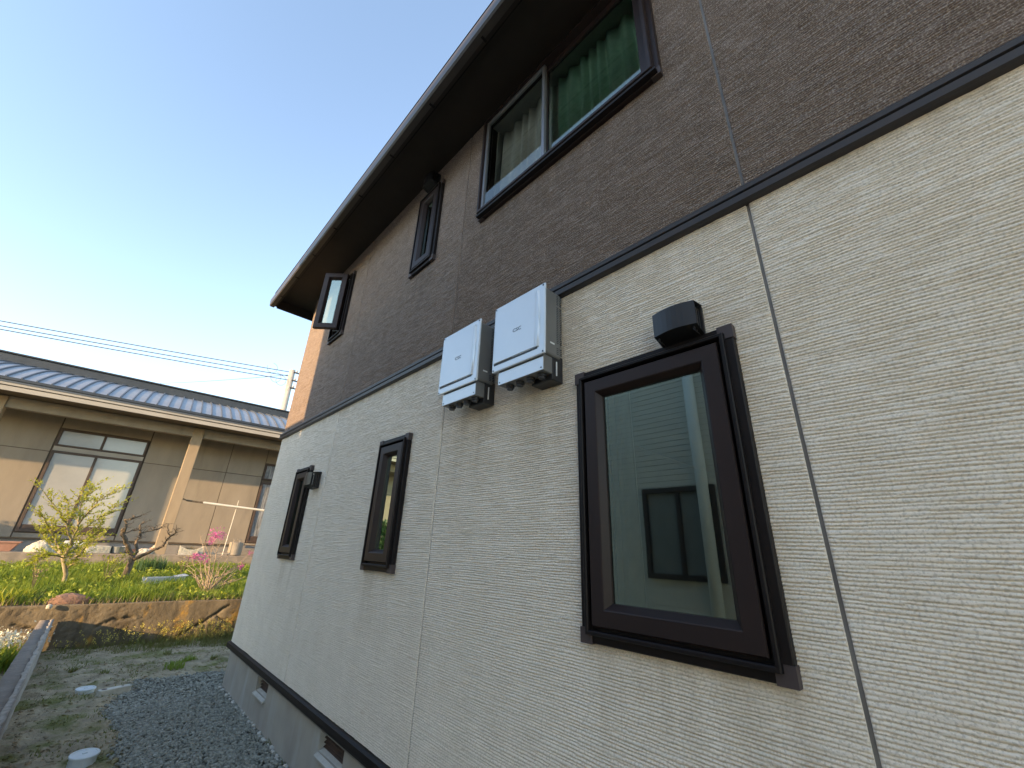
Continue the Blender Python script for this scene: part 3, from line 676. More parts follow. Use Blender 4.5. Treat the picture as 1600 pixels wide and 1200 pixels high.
# trough half sunk in the grass
a, b = bedp(222, 914, 10.0), bedp(284, 910, 10.15)
tr = empty('trough', (a+b)/2+Vector((0, 0, .05)), math.atan2((b-a).y, (b-a).x)); L = (b-a).length/2
tag(tr, 'pale grey plastic trough half hidden in the grass', 'trough')
MB().extrude_x([(-.07, -.06), (.07, -.06), (.09, .06), (.08, .06), (.062, -.05), (-.062, -.05), (-.08, .06), (-.09, .06)], -L, L).build('channel', M['foam'], tr, bevel=.004)
MB().add([(L*.55, -.10, .055), (L*1.15, -.08, .07), (L*1.15, .10, .09), (L*.55, .10, .06), (L*.55, -.10, .065), (L*1.15, -.08, .082), (L*1.15, .10, .10), (L*.55, .10, .07)],
         [(0, 3, 2, 1), (4, 5, 6, 7), (0, 1, 5, 4), (1, 2, 6, 5), (2, 3, 7, 6), (3, 0, 4, 7)]).build('cover_flap', M['foam'], tr)

# ------------------------------------------------------------------ trees and shrubs
def lime_shrub():
    base = bedp(100, 919, 9.75); r = empty('shrub', base); tag(r, 'lime green spreading shrub with a pale forked trunk before the frosted window', 'shrub')
    q = lambda px, py, dy=0: P(px, py, 9.75+dy)-base
    tk = MB(); R = random.Random(4)
    trunk = [Vector((0, 0, -.1)), q(98, 915), q(103, 897), q(100, 878), q(98, 868)]
    tk.tube(trunk, [.034, .030, .027, .030, .026], 8)
    mains = [([q(98, 868), q(92, 858, .1), q(84, 838, .2), q(80, 812, .3)], .018), ([q(100, 872), q(112, 850, -.1), q(122, 820, -.1), q(126, 790, 0), q(128, 766, .1)], .022),
             ([q(98, 868), q(110, 862, .2), q(130, 846, .3), q(150, 832, .3), q(158, 818, .3)], .016), ([q(112, 850, -.1), q(105, 820, -.2), q(92, 796, -.3), q(60, 760, -.4)], .014),
             ([q(122, 820, -.1), q(140, 798, -.3), q(158, 780, -.4), q(182, 764, -.4)], .013), ([q(118, 835), q(145, 815, .2), q(170, 800, .3), q(190, 786, .4)], .013),
             ([q(100, 872), q(80, 866, -.3), q(66, 872, -.4), q(56, 878, -.5)], .010), ([q(98, 870), q(120, 868, -.3), q(138, 852, -.4), q(155, 835, -.5)], .013),
             ([q(98, 868), q(78, 850, .3), q(68, 835, .4), q(62, 826, .5)], .011), ([q(84, 838, .2), q(70, 812, .1), q(62, 800, 0)], .009), ([q(102, 890), q(116, 878, -.1), q(124, 862, -.15)], .008),
             ([q(126, 790), q(138, 772, .1), q(150, 758, .15)], .008), ([q(105, 820, -.2), q(108, 800, -.1), q(106, 782, 0)], .010)]
    lp = []; ld = []
    def leaves_along(a, b, n, spread):
        for _ in range(n):
            t = R.random(); p = a.lerp(b, t)+Vector((R.gauss(0, spread), R.gauss(0, spread), R.gauss(0, spread*.5)))
            lp.append(p); ld.append(((b-a).normalized()*.7+Vector((0, 0, .25))))
    for pts, r0 in mains:
        # subdivide with a little wobble
        pp = []
        for i in range(len(pts)-1):
            for k in range(4): pp.append(pts[i].lerp(pts[i+1], k/4)+Vector((R.gauss(0, .006), R.gauss(0, .02), R.gauss(0, .006))))
        pp.append(pts[-1]); m = len(pp)
        tk.tube(pp, [r0*(1-.85*i/(m-1))+.0015 for i in range(m)], 6)
        for i in range(2, m):
            for _ in range(3):
                d = Vector((R.gauss(0, 1), R.gauss(0, 1), R.uniform(-.05, .45))).normalized()*R.uniform(.06, .20)
                d += (pp[i]-pp[i-1]).normalized()*R.uniform(.04, .16)
                a = pp[i-1].lerp(pp[i], R.random()); b = a+d; mid = a.lerp(b, .5)+Vector((0, 0, -.012))
                tk.tube([a, mid, b], [.0035, .0026, .0012], 4, cap=False)
                leaves_along(a.lerp(b, .1), b, 15, .007)
            leaves_along(pp[i-1], pp[i], 5, .010)
    tk.build('trunk', M['bark_pale'], r, smooth=True)
    leaf_mesh('crown', lp, ld, .030, M['leaf_lime'], r)
lime_shrub()

def bare_tree():
    Y = 10.35; base = bedp(190, 912, Y); r = empty('tree', base); tag(r, 'small bare gnarled tree with dark crooked branches and leaning trunk', 'tree')
    q = lambda px, py, dy=0: P(px, py, Y+dy)-base; R = random.Random(9)
    tk = MB(); tk.tube([Vector((-.03, 0, -.12)), q(190, 910), q(197, 896), q(204, 880), q(207, 868)], [.062, .055, .050, .048, .044], 9)
    cr = MB()
    def limb(px, rad):
        pts = [q(*p) for p in px]; pp = []
        for i in range(len(pts)-1):
            for k in range(3): pp.append(pts[i].lerp(pts[i+1], k/3)+Vector((R.gauss(0, .008), R.gauss(0, .012), R.gauss(0, .008))))
        pp.append(pts[-1]); m = len(pp)
        cr.tube(pp, [rad[0]+(rad[1]-rad[0])*i/(m-1) for i in range(m)], 6)
        return pp
    def twigs(pp, n, L):
        for _ in range(n):
            i = R.randrange(1, len(pp)); a = pp[i-1].lerp(pp[i], R.random())
            d = Vector((R.gauss(.35, .8), R.gauss(0, .7), R.uniform(.1, .9))).normalized()*R.uniform(.5, 1)*L
            b = a+d*.5+Vector((R.gauss(0, .02), R.gauss(0, .02), .02)); c = a+d
            cr.tube([a, b, c], [.005, .0035, .0018], 4, cap=False)
            for _ in range(2):
                e = b.lerp(c, R.random()); cr.tube([e, e+Vector((R.gauss(.2, .7), R.gauss(0, .6), R.uniform(0, .9))).normalized()*L*.4], [.0026, .0012], 4, cap=False)
    A = limb([(207, 870), (201, 858), (199, 848), (192, 835, -.05), (190, 827, -.05)], (.040, .028)); 
    A2 = limb([(192, 834, -.05), (197, 824, -.1), (197, 812, -.1), (209, 810, -.2), (222, 804, -.2)], (.022, .008)); twigs(A2, 14, .16)
    A3 = limb([(193, 833, -.05), (207, 830, .1), (217, 826, .1), (220, 820, .1)], (.014, .007)); twigs(A3, 5, .12)
    B = limb([(208, 872), (214, 862, .05), (213, 845, .1), (220, 838, .1), (219, 822, .1), (226, 815, .15)], (.030, .010)); twigs(B, 13, .16)
    B2 = limb([(220, 833, .1), (232, 830, .2), (246, 827, .2), (254, 824, .25)], (.014, .006)); twigs(B2, 14, .17)
    C = limb([(209, 874), (222, 868, -.1), (238, 860, -.15), (246, 857, -.15), (256, 853, -.2), (260, 843, -.2), (268, 837, -.25), (276, 832, -.25)], (.032, .010)); twigs(C[6:], 12, .12)
    D = limb([(266, 838, -.25), (262, 828, -.2), (263, 818, -.2)], (.011, .005)); twigs(D, 5, .10)
    E_ = limb([(273, 834, -.25), (276, 825, -.3), (276, 820, -.3)], (.008, .004)); twigs(E_, 4, .08)
    tk.build('trunk', M['bark'], r, smooth=True); cr.build('branches', M['bark'], r, smooth=True)
bare_tree()

def pink_shrub():
    Y = 8.85; base = bedp(326, 930, Y); r = empty('flowering_shrub', base); tag(r, 'leafless shrub with pale twigs and pink blossom beside the house corner', 'shrub')
    q = lambda px, py, dy=0: P(px, py, Y+dy)-base; R = random.Random(12); cr = MB()
    tips = [(345, 845), (340, 850), (335, 843), (330, 848), (300, 868), (312, 870), (320, 878), (290, 880), (375, 885), (380, 880), (388, 868), (385, 900), (360, 880), (352, 886), (310, 890), (300, 900), (296, 892), (366, 905), (372, 895), (340, 880), (318, 845), (312, 835), (395, 860), (350, 862), (330, 895), (357, 870), (306, 905), (345, 868)]
    for px, py in tips:
        dy = R.uniform(-.3, .35); a = Vector((R.gauss(0, .05), R.gauss(0, .06), -.03)); c = q(px, py, dy)
        b = a.lerp(c, .4)+Vector((R.gauss(0, .03), R.gauss(0, .03), .05)); b2 = a.lerp(c, .72)+Vector((R.gauss(0, .03), R.gauss(0, .03), .02))
        cr.tube([a, b, b2, c], [.008, .0065, .005, .002], 5, cap=False)
        for _ in range(5):
            e = b.lerp(c, R.random()); d = Vector((R.gauss(0, .8), R.gauss(0, .8), R.uniform(.1, 1))).normalized()*R.uniform(.05, .16)
            cr.tube([e, e+d], [.003, .0012], 4, cap=False)
    cr.build('twigs', M['twig_pink'], r)
    fp = []
    for px, py, s, n in ((336, 836, .085, 150), (346, 838, .05, 60), (332, 846, .05, 60), (304, 869, .055, 80), (315, 872, .05, 70), (376, 886, .035, 60), (391, 865, .03, 30), (322, 877, .03, 25)):
        for _ in range(n): fp.append(q(px, py, R.uniform(-.08, .08))+Vector((R.gauss(0, s*.6), R.gauss(0, s*.6), R.gauss(0, s*.6))))
    leaf_mesh('blossom', fp, np.zeros((len(fp), 3))+[0, 0, .3], .030, M['petal_pink'], r)
pink_shrub()
# thin plants beside the lime shrub
def weed(c, h, label, mat_l, seed, n=5):
    R = random.Random(seed); r = empty('weed_plant', c); tag(r, label, 'plant'); s = MB(); lp = []; ld = []
    for _ in range(n):
        a = R.uniform(0, 6.28); tp = Vector((math.cos(a)*h*R.uniform(.1, .5), math.sin(a)*h*R.uniform(.1, .5), h*R.uniform(.6, 1)))
        m = tp*.5+Vector((0, 0, h*.1)); s.tube([(0, 0, -.02), m, tp], [.005, .004, .0015], 4, cap=False)
        for _ in range(16): t = R.random(); lp.append(m.lerp(tp, t)+Vector((R.gauss(0, .02), R.gauss(0, .02), R.gauss(0, .02)))); ld.append(Vector((R.gauss(0, 1), R.gauss(0, 1), .5)))
    s.build('stem', M['bark'], r); leaf_mesh('leaves', lp, ld, .035, mat_l, r)
weed(bedp(53, 918, 9.3), .42, 'thin dark stemmed weed left of the lime shrub trunk', M['straw'], 31)
weed(bedp(165, 905, 10.2), .55, 'yellow green weed between the lime shrub and the bare tree', M['leaf_lime'], 32, 8)
weed(bedp(285, 895, 11.0), .40, 'straggly dry weed between the bare tree and the pink shrub', M['straw'], 33, 6)

# ------------------------------------------------------------------ the house behind, its terrace and step
nb = empty('bungalow', (0, 14.0, 0), math.radians(-3))
tag(nb, 'single storey tan rendered house with blue grey metal roof behind the garden', 'house')
YP, YE = -1.0, -1.6
def L2(px, py, ly):          # pixel to a point in the bungalow's own frame on its plane y = ly
    c, s = math.cos(math.radians(-3)), math.sin(math.radians(-3))
    d = (px-800)/FPX*rr-(py-600)/FPX*uu+f_; nrm = np.array([-s, c, 0]); o = nrm@np.array([0, 14.0, 0])+ly
    d = d*(o/(nrm@d)); return (c*d[0]+s*(d[1]-14.0), ly, d[2]+H)
# terrace
tg = MB().box(-9, 9, YP+.02, 0, .6, .985).build('terrace', M['terrace'], None); tg.location = (0, 14, 0); tg.rotation_euler.z = math.radians(-3); tag(tg, kind='structure')
sw = MB(); 
n = 120
vs = []
for i in range(n+1):
    x = -9+18*i/n; j = .008*rnd.random()
    vs += [(x, YP-.14, .3), (x, YP-.14-j, .985+j), (x, YP-.13, 1.0+j), (x, YP+.03, 1.0+j), (x, YP+.03, .3)]
sw.add(vs, [(i*5+k, i*5+k+1, i*5+k+6, i*5+k+5) for i in range(n) for k in range(4)])
o = sw.build('step_wall', M['kerb']); o.location = (0, 14, 0); o.rotation_euler.z = math.radians(-3); tag(o, 'low concrete step wall edging the terrace of the house behind', 'wall')
# facade panels, joints recessed behind them
ZB, ZJ, ZT = 1.253, 3.10, 4.00
MB().box(-8, 8, .014, .2, ZB, ZT).build('wall', M['nb_joint'], nb); wallb = nb.children[-1]
wx0, wx1 = -1.30, .335
for (a, b, c, d) in ((-8, -4.3, ZB, ZJ), (-8, -4.3, ZJ, ZT), (-4.3, wx0-.01, ZB, ZJ), (-4.3, wx0-.01, ZJ, ZT), (wx1+.01, 2.13, ZB, ZJ), (wx1+.01, 2.13, ZJ, ZT), (2.13, 3.03, ZB, ZJ), (2.13, 3.03, ZJ, ZT),
                     (wx0, wx1, ZB, 1.36), (wx0, wx1, 3.66, ZT), (3.03, 4.75, ZB, 1.31), (3.03, 4.75, 3.5, ZT), (4.75, 8, ZB, ZT)):
    MB().box(a+.007, b-.007, 0, .02, c+.007, d-.007).build('wall_panel', M['nb_wall'], wallb, bevel=.003)
MB().box(-8, 8, .03, .25, .6, ZB-.004).build('footing', M['nb_found'], nb)
MB().box(-8, 8, -.02, .028, ZB-.022, ZB-.002).build('drip_strip', M['nb_joint'], nb)
def rect_frame(m, x0, x1, z0, z1, t, ya, yb):
    m.box(x0, x1, ya, yb, z0, z0+t); m.box(x0, x1, ya, yb, z1-t, z1); m.box(x0, x0+t, ya, yb, z0+t, z1-t); m.box(x1-t, x1, ya, yb, z0+t, z1-t); return m
def nb_window(x0, x1, z0, z1, div, pane_mat, low=.06, t=.05):
    m = MB(); rect_frame(m, x0, x1, z0, z1, t, -.03, .012)
    for d in div: m.box(d-.025, d+.025, -.02, .012, z0+t, z1-t)
    m.box(x0+t, x1-t, -.018, .012, z0+t, z0+t+low)
    wn = m.build('window', M['nb_frame'], nb, bevel=.003)
    e = [x0+t, *div, x1-t]
    for i in range(len(e)-1):
        MB().box(e[i]+(.025 if i else 0), e[i+1]-(.025 if i+2 < len(e) else 0), .0, .010, z0+t+low, z1-t).build('pane', pane_mat, wn)
    return wn
nb_window(-1.28, .32, 1.375, 3.13, [-.52], M['nb_pane'], .10)
nb_window(-1.28, .32, 3.24, 3.64, [-.50], M['nb_pane'], 0, .04)
MB().box(-1.28, .32, -.012, .012, 3.135, 3.235).build('lintel', M['nb_fascia'], nb, bevel=.003)
nb_window(3.05, 4.72, 1.32, 2.96, [3.85], M['nb_lace'], .12)
nb_window(3.05, 4.72, 3.03, 3.48, [3.85], M['nb_lace'], 0, .04)
for a in (1.10, -2.30, 4.5, -5.6):
    MB().box(a, a+.225, YP-.02, YP+.20, .99, ZT-.02).build('post', M['nb_post'], nb, bevel=.008)
MB().box(-8, 8, YP+.01, YP+.17, 3.755, ZT-.01).build('beam', M['nb_wall'], nb, bevel=.004)
MB().box(-8, 8, YE+.02, .25, ZT, ZT+.03).build('soffit', M['nb_soffit'], nb)
MB().box(-8, 8, YE-.02, YE+.02, 3.965, 4.060).build('fascia', M['nb_fascia'], nb, bevel=.003)
MB().box(-8, 8, YE-.045, YE+.02, 4.072, 4.165).build('fascia', M['nb_fascia'], nb, bevel=.003)
MB().box(-8, 8, YE-.03, YE+.01, 4.0605, 4.0715).build('fascia_gap', M['nb_joint'], nb)
MB().box(-8, 8, YE-.085, YE-.02, 4.1655, 4.225).build('eave_gutter', M['nb_ridge'], nb, bevel=.006)
nbr = empty('roof_tmp')
yr, zr = 1.0, 5.19
def roof_z(t): return 4.225+(zr-4.225)*t+.09*math.sin(math.pi*t)
prof = [(YE-.06+(yr-YE+.06)*i/10, roof_z(i/10)) for i in range(11)]
outl = [(y, z-.02) for y, z in prof]+[(y, z-.10) for y, z in reversed(prof)]
roofb = MB().extrude_x(outl, -8, 8).build('roof', M['nb_seam'], nb)
bpy.data.objects.remove(nbr)
pm = MB().extrude_x([(y, z) for y, z in prof]+[(y, z-.018) for y, z in reversed(prof)], .012, .203)
p0 = pm.build('roof_panel', M['nb_roof'], roofb)
s0 = MB().extrude_x([(y, z+.030) for y, z in prof]+[(y, z-.018) for y, z in reversed(prof)], -.010, .011).build('standing_seam', M['nb_seam'], roofb)
p0.location.x = s0.location.x = -4.48
for k in range(1, 44):
    for q0 in (p0, s0):
        c = q0.copy(); COL.objects.link(c); c.parent = roofb; c.location.x = -4.48+.215*k
MB().box(-8, 8, yr-.06, yr+.5, zr-.02, zr+.20).build('ridge_box', M['nb_ridge'], nb, bevel=.01)
MB().box(-8, 8, yr-.10, yr+.54, zr+.202, zr+.245).build('ridge_cap', M['nb_ridge'], nb, bevel=.015)
MB().add([(-8, yr+.4, zr+.1), (8, yr+.4, zr+.1), (8, 6, 4.2), (-8, 6, 4.2)], [(0, 1, 2, 3)]).build('rear_roof', M['nb_ridge'], nb)
MB().box(-8, 8, 5.2, 5.4, .6, 4.2).build('rear_wall', M['nb_wall'], nb)

# laundry pole hung along the facade, its bracket on the post
a, b = P(292, 782, 13.0), P(416, 798, 12.85)
lp_ = empty('laundry_pole', a); tag(lp_, 'cream laundry pole hung level from the ochre post', 'pole'); d = b-a
MB().tube([(0, 0, 0), d*.20], .022, 8).build('dark_end', M['bark'], lp_); MB().tube([d*.19, d*1.35], .027, 10).build('tube', M['pole_white'], lp_)
h0 = P(283, 778, 12.97)-a
MB().tube([h0+Vector((-.04, .02, 0)), h0, Vector((0, 0, 0)), d*.05], [.012, .014, .014, .01], 6).tube([h0+Vector((0, 0, .06)), h0+Vector((-.02, 0, -.05))], .02, 6).build('hook', M['bark'], lp_)
a, b = P(347, 868, 12.95), P(373, 782, 12.98)
st = MB().tube([(0, 0, 0), b-a], [.009, .007], 6).build('stake', M['pole_white']); st.location = a; tag(st, 'thin cream stake leaning behind the pink blossom', 'stake')

# things standing on the step wall and terrace
TZ = 1.005
def tp(px, Y): p = P(px, 860, Y); return Vector((p.x, Y, TZ))
def pot(name, c, prof, mat, label, cat='pot', n=20, parent_parts=None):
    r = empty(name, c); tag(r, label, cat); MB().lathe(prof, (0, 0, 0), n).build('pot_body', mat, r, smooth=False); return r
r = empty('planter', tp(4, 13.15)); tag(r, 'terracotta pink planter at the left end of the step wall', 'planter')
MB().add([(-.25, -.08, 0), (.10, -.08, 0), (.10, .08, 0), (-.25, .08, 0), (-.3, -.11, .17), (.19, -.11, .17), (.19, .11, .17), (-.3, .11, .17)], [(0, 3, 2, 1), (0, 1, 5, 4), (1, 2, 6, 5), (2, 3, 7, 6), (3, 0, 4, 7), (4, 5, 6, 7)]).build('planter_body', M['terracotta'], r, bevel=.006)
MB().box(-.32, .21, -.125, .125, .155, .185).build('rim', M['terracotta'], r, bevel=.006)
rock('rock', tp(62, 12.98)+Vector((0, 0, .05)), .22, .13, .17, M['rock_white'], 'pale rough rock on the step wall left of the lime shrub', 71)
r = MB().box(-.16, .16, -.06, .06, 0, .11).build('foam_box', M['foam'], bevel=.01); r.location = tp(112, 13.1)+Vector((0, .1, .12)); tag(r, 'white foam box seen through the lime shrub', 'box')
r = MB().box(-.19, .20, -.10, .10, 0, .15).build('stone_slab', M['rock_white'], bevel=.012); r.location = tp(152, 13.0); r.rotation_euler.z = .1; tag(r, 'pale stone slab on the step wall between shrub and bowl', 'slab')
pot('bowl', tp(185, 13.05), [(.10, 0), (.125, .02), (.15, .14), (.155, .145), (.145, .145), (.12, .03), (.02, .02)], M['galv'], 'grey metal bowl on the step wall left of the bare tree', 'bowl')
pot('bowl', tp(206, 13.1), [(.07, 0), (.10, .02), (.12, .09), (.125, .095), (.115, .095), (.09, .02), (.02, .015)], M['terracotta'], 'small terracotta dish behind the bare tree trunk', 'dish')
rock('rock', tp(228, 12.98)+Vector((0, 0, .03)), .17, .12, .10, M['rock_white'], 'flat pale rock on the step wall behind the bare tree', 74)
r = pot('flower_pot', tp(240, 13.12), [(.05, 0), (.075, .10), (.085, .11), (.085, .13), (.07, .13), (.06, .02), (.01, .02)], M['terracotta'], 'small reddish flower pot next to the ochre post', 'pot'); MB().lathe([(.065, .12), (.05, .16), (.02, .185), (.005, .19)], (0, 0, 0), 12).build('top_stone', M['rock_white'], r)
r = empty('planter', tp(298, 13.02)); tag(r, 'rough white planter with a dipped rim right of the ochre post', 'planter')
n = 15; vs = []
for i in range(n):
    t = i/(n-1); x = -.23+.46*t; z = .115+.075*(2*t-1)**2*(1.1 if t < .5 else 1)+.008*rnd.random(); vs += [(x, -.10, 0), (x*1.04, -.11, z), (x*1.04, -.08, z), (x*1.04, .08, z), (x*1.04, .11, z), (x, .10, 0)]
MB().add(vs, [(i*6+k, i*6+k+1, i*6+k+7, i*6+k+6) for i in range(n-1) for k in range(5)]+[(0, 1, 2, 3, 4, 5), tuple((n-1)*6+k for k in range(6))]).build('planter_body', M['rock_white'], r)
blades('dry_leaves', np.stack([rs.uniform(-.12, .12, 40), rs.uniform(-.05, .05, 40), .10+0*rs.rand(40)], -1), .08+.06*rs.rand(40), M['straw'], .008, .9, parent=r)
rock('rock', tp(309, 12.92), .05, .04, .10, M['pot_grey'], 'small dark pointed stone at the end of the white planter', 77, sub=2)
r = empty('barrel_pot', tp(367, 13.1)); tag(r, 'tall grey cylindrical pot on the terrace near the lace window', 'pot')
MB().lathe([(.135, 0), (.155, .02), (.155, .30), (.15, .31), (.13, .31), (.125, .28), (.01, .28)], (0, 0, 0), 24).build('pot_body', M['pot_grey'], r, smooth=False)
MB().box(-.09, .09, -.05, .05, .30, .32).box(-.08, -.055, -.02, .02, .32, .375).box(.055, .08, -.02, .02, .32, .375).box(-.10, -.02, -.02, .02, .375, .388).box(.0, .10, -.02, .02, .375, .388).build('lid_handle', M['pot_grey'], r, bevel=.004)
o = MB().box(-.42, .42, -.13, .13, 0, .06).build('step_board', M['nb_found']); o.location = tp(395, 13.35)+Vector((0, .1, .18)); o.rotation_euler.z = math.radians(-3); tag(o, 'grey step board below the lace window at the house corner', 'step')
o = MB().box(-.33, .33, -.05, .05, 0, .035).build('edging_board', M['terrace']); o.location = tp(335, 13.05)+Vector((0, 0, .03)); tag(o, 'low tan board lying behind the pink blossom on the terrace', 'board')

# ------------------------------------------------------------------ things in the yard
def on_yard(px, py): 
    d = (px-800)/FPX*rr-(py-600)/FPX*uu+f_; d = d*(-H/d[2]); return Vector((d[0], d[1], 0))
def drain_cap(c, r0, h, label, tilt=0):
    r = empty('drain_cap', c); tag(r, label, 'drain cap', 'white drain caps in the soil'); r.rotation_euler = (tilt, 0, .4)
    MB().lathe([(r0*.9, -.05), (r0*.9, h-.014), (r0, h-.012), (r0, h-.003), (r0-.004, h), (r0*.8, h+.0005), (r0*.78, h-.003), (.001, h-.003)], (0, 0, 0), 32).build('cap', M['pvc'], r, smooth=False)
    MB().box(-.012, .012, -.004, .004, h-.003, h+.003).build('grip', M['pvc'], r)
drain_cap(on_yard(128, 1190), .078, .045, 'round white drain cap nearest the camera at the bottom of the yard', .05)
drain_cap(on_yard(133, 1079), .075, .022, 'round pale green white drain cap farther off beside the stone plate', .03)
c = on_yard(177, 1082)+Vector((0, 0, .022)); r = empty('stone_plate', c, .30); tag(r, 'small pale rectangular plate with two dark holes at the gravel edge', 'plate')
MB().box(-.12, .12, -.038, .038, -.04, .018).build('slab', M['plate'], r, bevel=.004)
for x, s in ((-.078, .022), (.06, .011)): MB().lathe([(s, .0185), (s*.9, .020), (s*.3, .0205)], (x, .002, 0), 12).build('hole', M['louvre_brown'], r)
def yz(x, y): return float(yard_z(np.array(x), np.array(y)))
# moss and short weeds over the soil
n = 9000; gx = rs.uniform(-.05, 1.9, n); gy = rs.uniform(3.4, 8.2, n)
ok = (vn(gx*3.1, gy*3.1, 81)+.5*vn(gx*9, gy*9, 82) > .86) & ((gx < GE(gy)+.02) | (gy > 6.45)) & (gy < ret_y(gx)-.02) & ~((gx > 1.33) & (gy < 5.75))
gx, gy = gx[ok], gy[ok]
tag(blades('yard_moss', np.stack([gx, gy, yard_z(gx, gy)-.004], -1), .012+.030*rs.rand(len(gx)), M['grass_yard'], .004, 1.2, seg=2), 'thin moss and short weeds scattered over the yard soil', 'moss', kind='stuff')
for k, (px, py, rad, nb_, L, lab) in enumerate(((273, 1041, .10, 120, .10, 'bright green weed tuft at the far edge of the gravel'), (296, 1030, .07, 90, .10, 'second weed tuft just behind the gravel edge tuft'), (163, 1050, .05, 50, .07, 'small weed tuft in bare soil beyond the stone plate'),
        (117, 1046, .05, 50, .07, 'small weed tuft near the foot of the block wall'), (260, 1024, .05, 40, .08, 'sparse tall weed tuft in the bare soil before the retaining wall'), (423, 1160, .03, 26, .10, 'weed growing from the gravel against the foundation'),
        (447, 1190, .025, 22, .09, 'weed against the foundation at the bottom edge'), (404, 1130, .025, 20, .07, 'weed against the foundation below the first vent'), (365, 1088, .03, 22, .06, 'weed at the foundation close to the house corner'), (337, 1028, .06, 60, .07, 'pale weed tuft beside the far house corner'))):
    c = on_yard(px, py); tuft('weed_tuft', (c.x, c.y, yz(c.x, c.y)), rad, nb_, L, M['grass'] if k < 2 else M['grass_yard'], lab, 'weed', .0045, .8)
cl = []
while len(cl) < 1500:
    x, y = rs.uniform(-.05, 1.9), rs.uniform(3.3, 8.1)
    if (x > float(GE(np.array(y))) and y < 6.4) or y > float(ret_y(x))-.05 or (x > 1.3 and y < 5.8) or rs.rand() > float(vn(np.array(x*3), np.array(y*3), 88)): continue
    cl.append((x, y, yz(x, y)))
V, F = stones(len(cl), lambda i: cl[i], .004, .017, .1)
tag(fast_mesh('soil_clods', V, F, M['soil']), 'crumbled clods and small stones lying on the yard soil', 'clods', kind='stuff')
# flowering weeds along the foot of the retaining wall
n = 2600; gx = -.05+rs.rand(n)**.75*2.1; gy = ret_y(gx)-.03-rs.rand(n)**1.6*.5
dens = rs.rand(n) < (.35+.65*sst(.1, 1.2, gx))
gx, gy = gx[dens], gy[dens]
tag(blades('wall_weeds', np.stack([gx, gy, yard_z(gx, gy)-.01], -1), .04+.10*rs.rand(len(gx))*(.5+.5*sst(.3, 1.4, gx)), M['grass_yard'], .004, .7), 'strip of weeds along the foot of the retaining wall', 'weeds', kind='stuff')
sv = MB(); fl = []
for i in range(260):
    x = -.0+rnd.random()**.6*2.0; y = float(ret_y(x))-.04-rnd.random()**1.5*.28; z = yz(x, y); h = rnd.uniform(.08, .26)*(.6+.45*min(1, x))
    tpz = Vector((x+rnd.gauss(0, .02), y+rnd.gauss(0, .02), z+h)); sv.tube([(x, y, z-.01), tpz], [.0016, .001], 3, cap=False)
    for _ in range(9): fl.append(tpz+Vector((rnd.gauss(0, .008), rnd.gauss(0, .008), rnd.gauss(-.005, .014))))
tag(sv.build('weed_stalks', M['grass_yard']), 'thin stalks of the flowering weeds at the retaining wall', 'weeds', kind='stuff')
tag(leaf_mesh('weed_flowers', fl, np.zeros((len(fl), 3))+[0, 0, .4], .015, M['petal_yellow'], None), 'tiny pale yellow flowers on the weeds at the retaining wall', 'flowers', kind='stuff')
# white flowering plant beyond the block wall
c = Vector((-.42, 7.62, 0)); r = empty('flowering_plant', c); tag(r, 'white flowering leafy plant beyond the low block wall', 'plant')
n = 340; a = rs.uniform(0, 6.28, n); q = .30*np.sqrt(rs.rand(n)); blades('leaves', np.stack([q*np.cos(a), q*np.sin(a), 0*a], -1), .16+.16*rs.rand(n), M['grass'], .011, .7, parent=r)
lp = np.stack([rs.normal(0, .15, 420), rs.normal(0, .15, 420), .27+rs.normal(0, .045, 420)], -1); leaf_mesh('blossom', lp, np.zeros((420, 3))+[0, 0, .6], .032, M['petal_white'], r)
c = Vector((-.62, 6.2, 0)); r = empty('leafy_plant', c); tag(r, 'dark green leafy plant low beyond the block wall', 'plant')
n = 500; a = rs.uniform(0, 6.28, n); q = .42*np.sqrt(rs.rand(n)); blades('leaves', np.stack([q*np.cos(a), q*np.sin(a), 0*a], -1), .14+.16*rs.rand(n), M['grass'], .013, .8, parent=r)

r = empty('added_hedge', (-4.1, 13.2, .9)); tag(r, 'dense green hedge shrub added out of view to shade the facade and darken the narrow panes', 'shrub')  # unseen hedge, added for its shadow on the facade and its dark reflection
MB().tube([(0, 0, -.2), (.02, 0, .5), (0, .02, 1.1)], [.05, .045, .02], 7).build('trunk', M['bark'], r)
q = rs.uniform(-1, 1, (5200, 3)); q = q/np.maximum(1, np.linalg.norm(q, axis=1)**1.5)[:, None]*rs.uniform(.7, 1, (5200, 1))
leaf_mesh('crown', q*np.array([.5, .36, .68])+np.array([0, 0, .62]), q+[0, 0, .3], .075, M['leek'], r)

# ------------------------------------------------------------------ the tall neighbour to the left, seen only in the window reflections
nx = empty('side_house', (-2.6, 0, 0)); tag(nx, 'tall pale clapboard house out of view to the left, reflected in the large window', 'house')
def block(pts, z0, z1):
    n = len(pts); return MB().add([(x, y, z0) for x, y in pts]+[(x, y, z1) for x, y in pts], [(i, (i+1) % n, (i+1) % n+n, i+n) for i in range(n)]+[tuple(range(n))[::-1], tuple(range(n, 2*n))])
wl = block([(-.02, -2.9), (-.02, 3.93), (-3.2, 3.08), (-3.2, -2.9)], -.1, 5.30).build('wall', M['nx_wall'], nx)
for k in range(66):
    z = .3+k*.075; MB().add([(-.018, -2.9, z), (-.018, 3.93, z), (-.004, 3.93, z), (-.004, -2.9, z), (-.014, -2.9, z+.070), (-.014, 3.93, z+.070), (-.006, 3.93, z+.070), (-.006, -2.9, z+.070)], [(0, 3, 2, 1), (4, 5, 6, 7), (2, 3, 7, 6), (1, 2, 6, 5)]).build('clapboard', M['nx_wall'], wl)
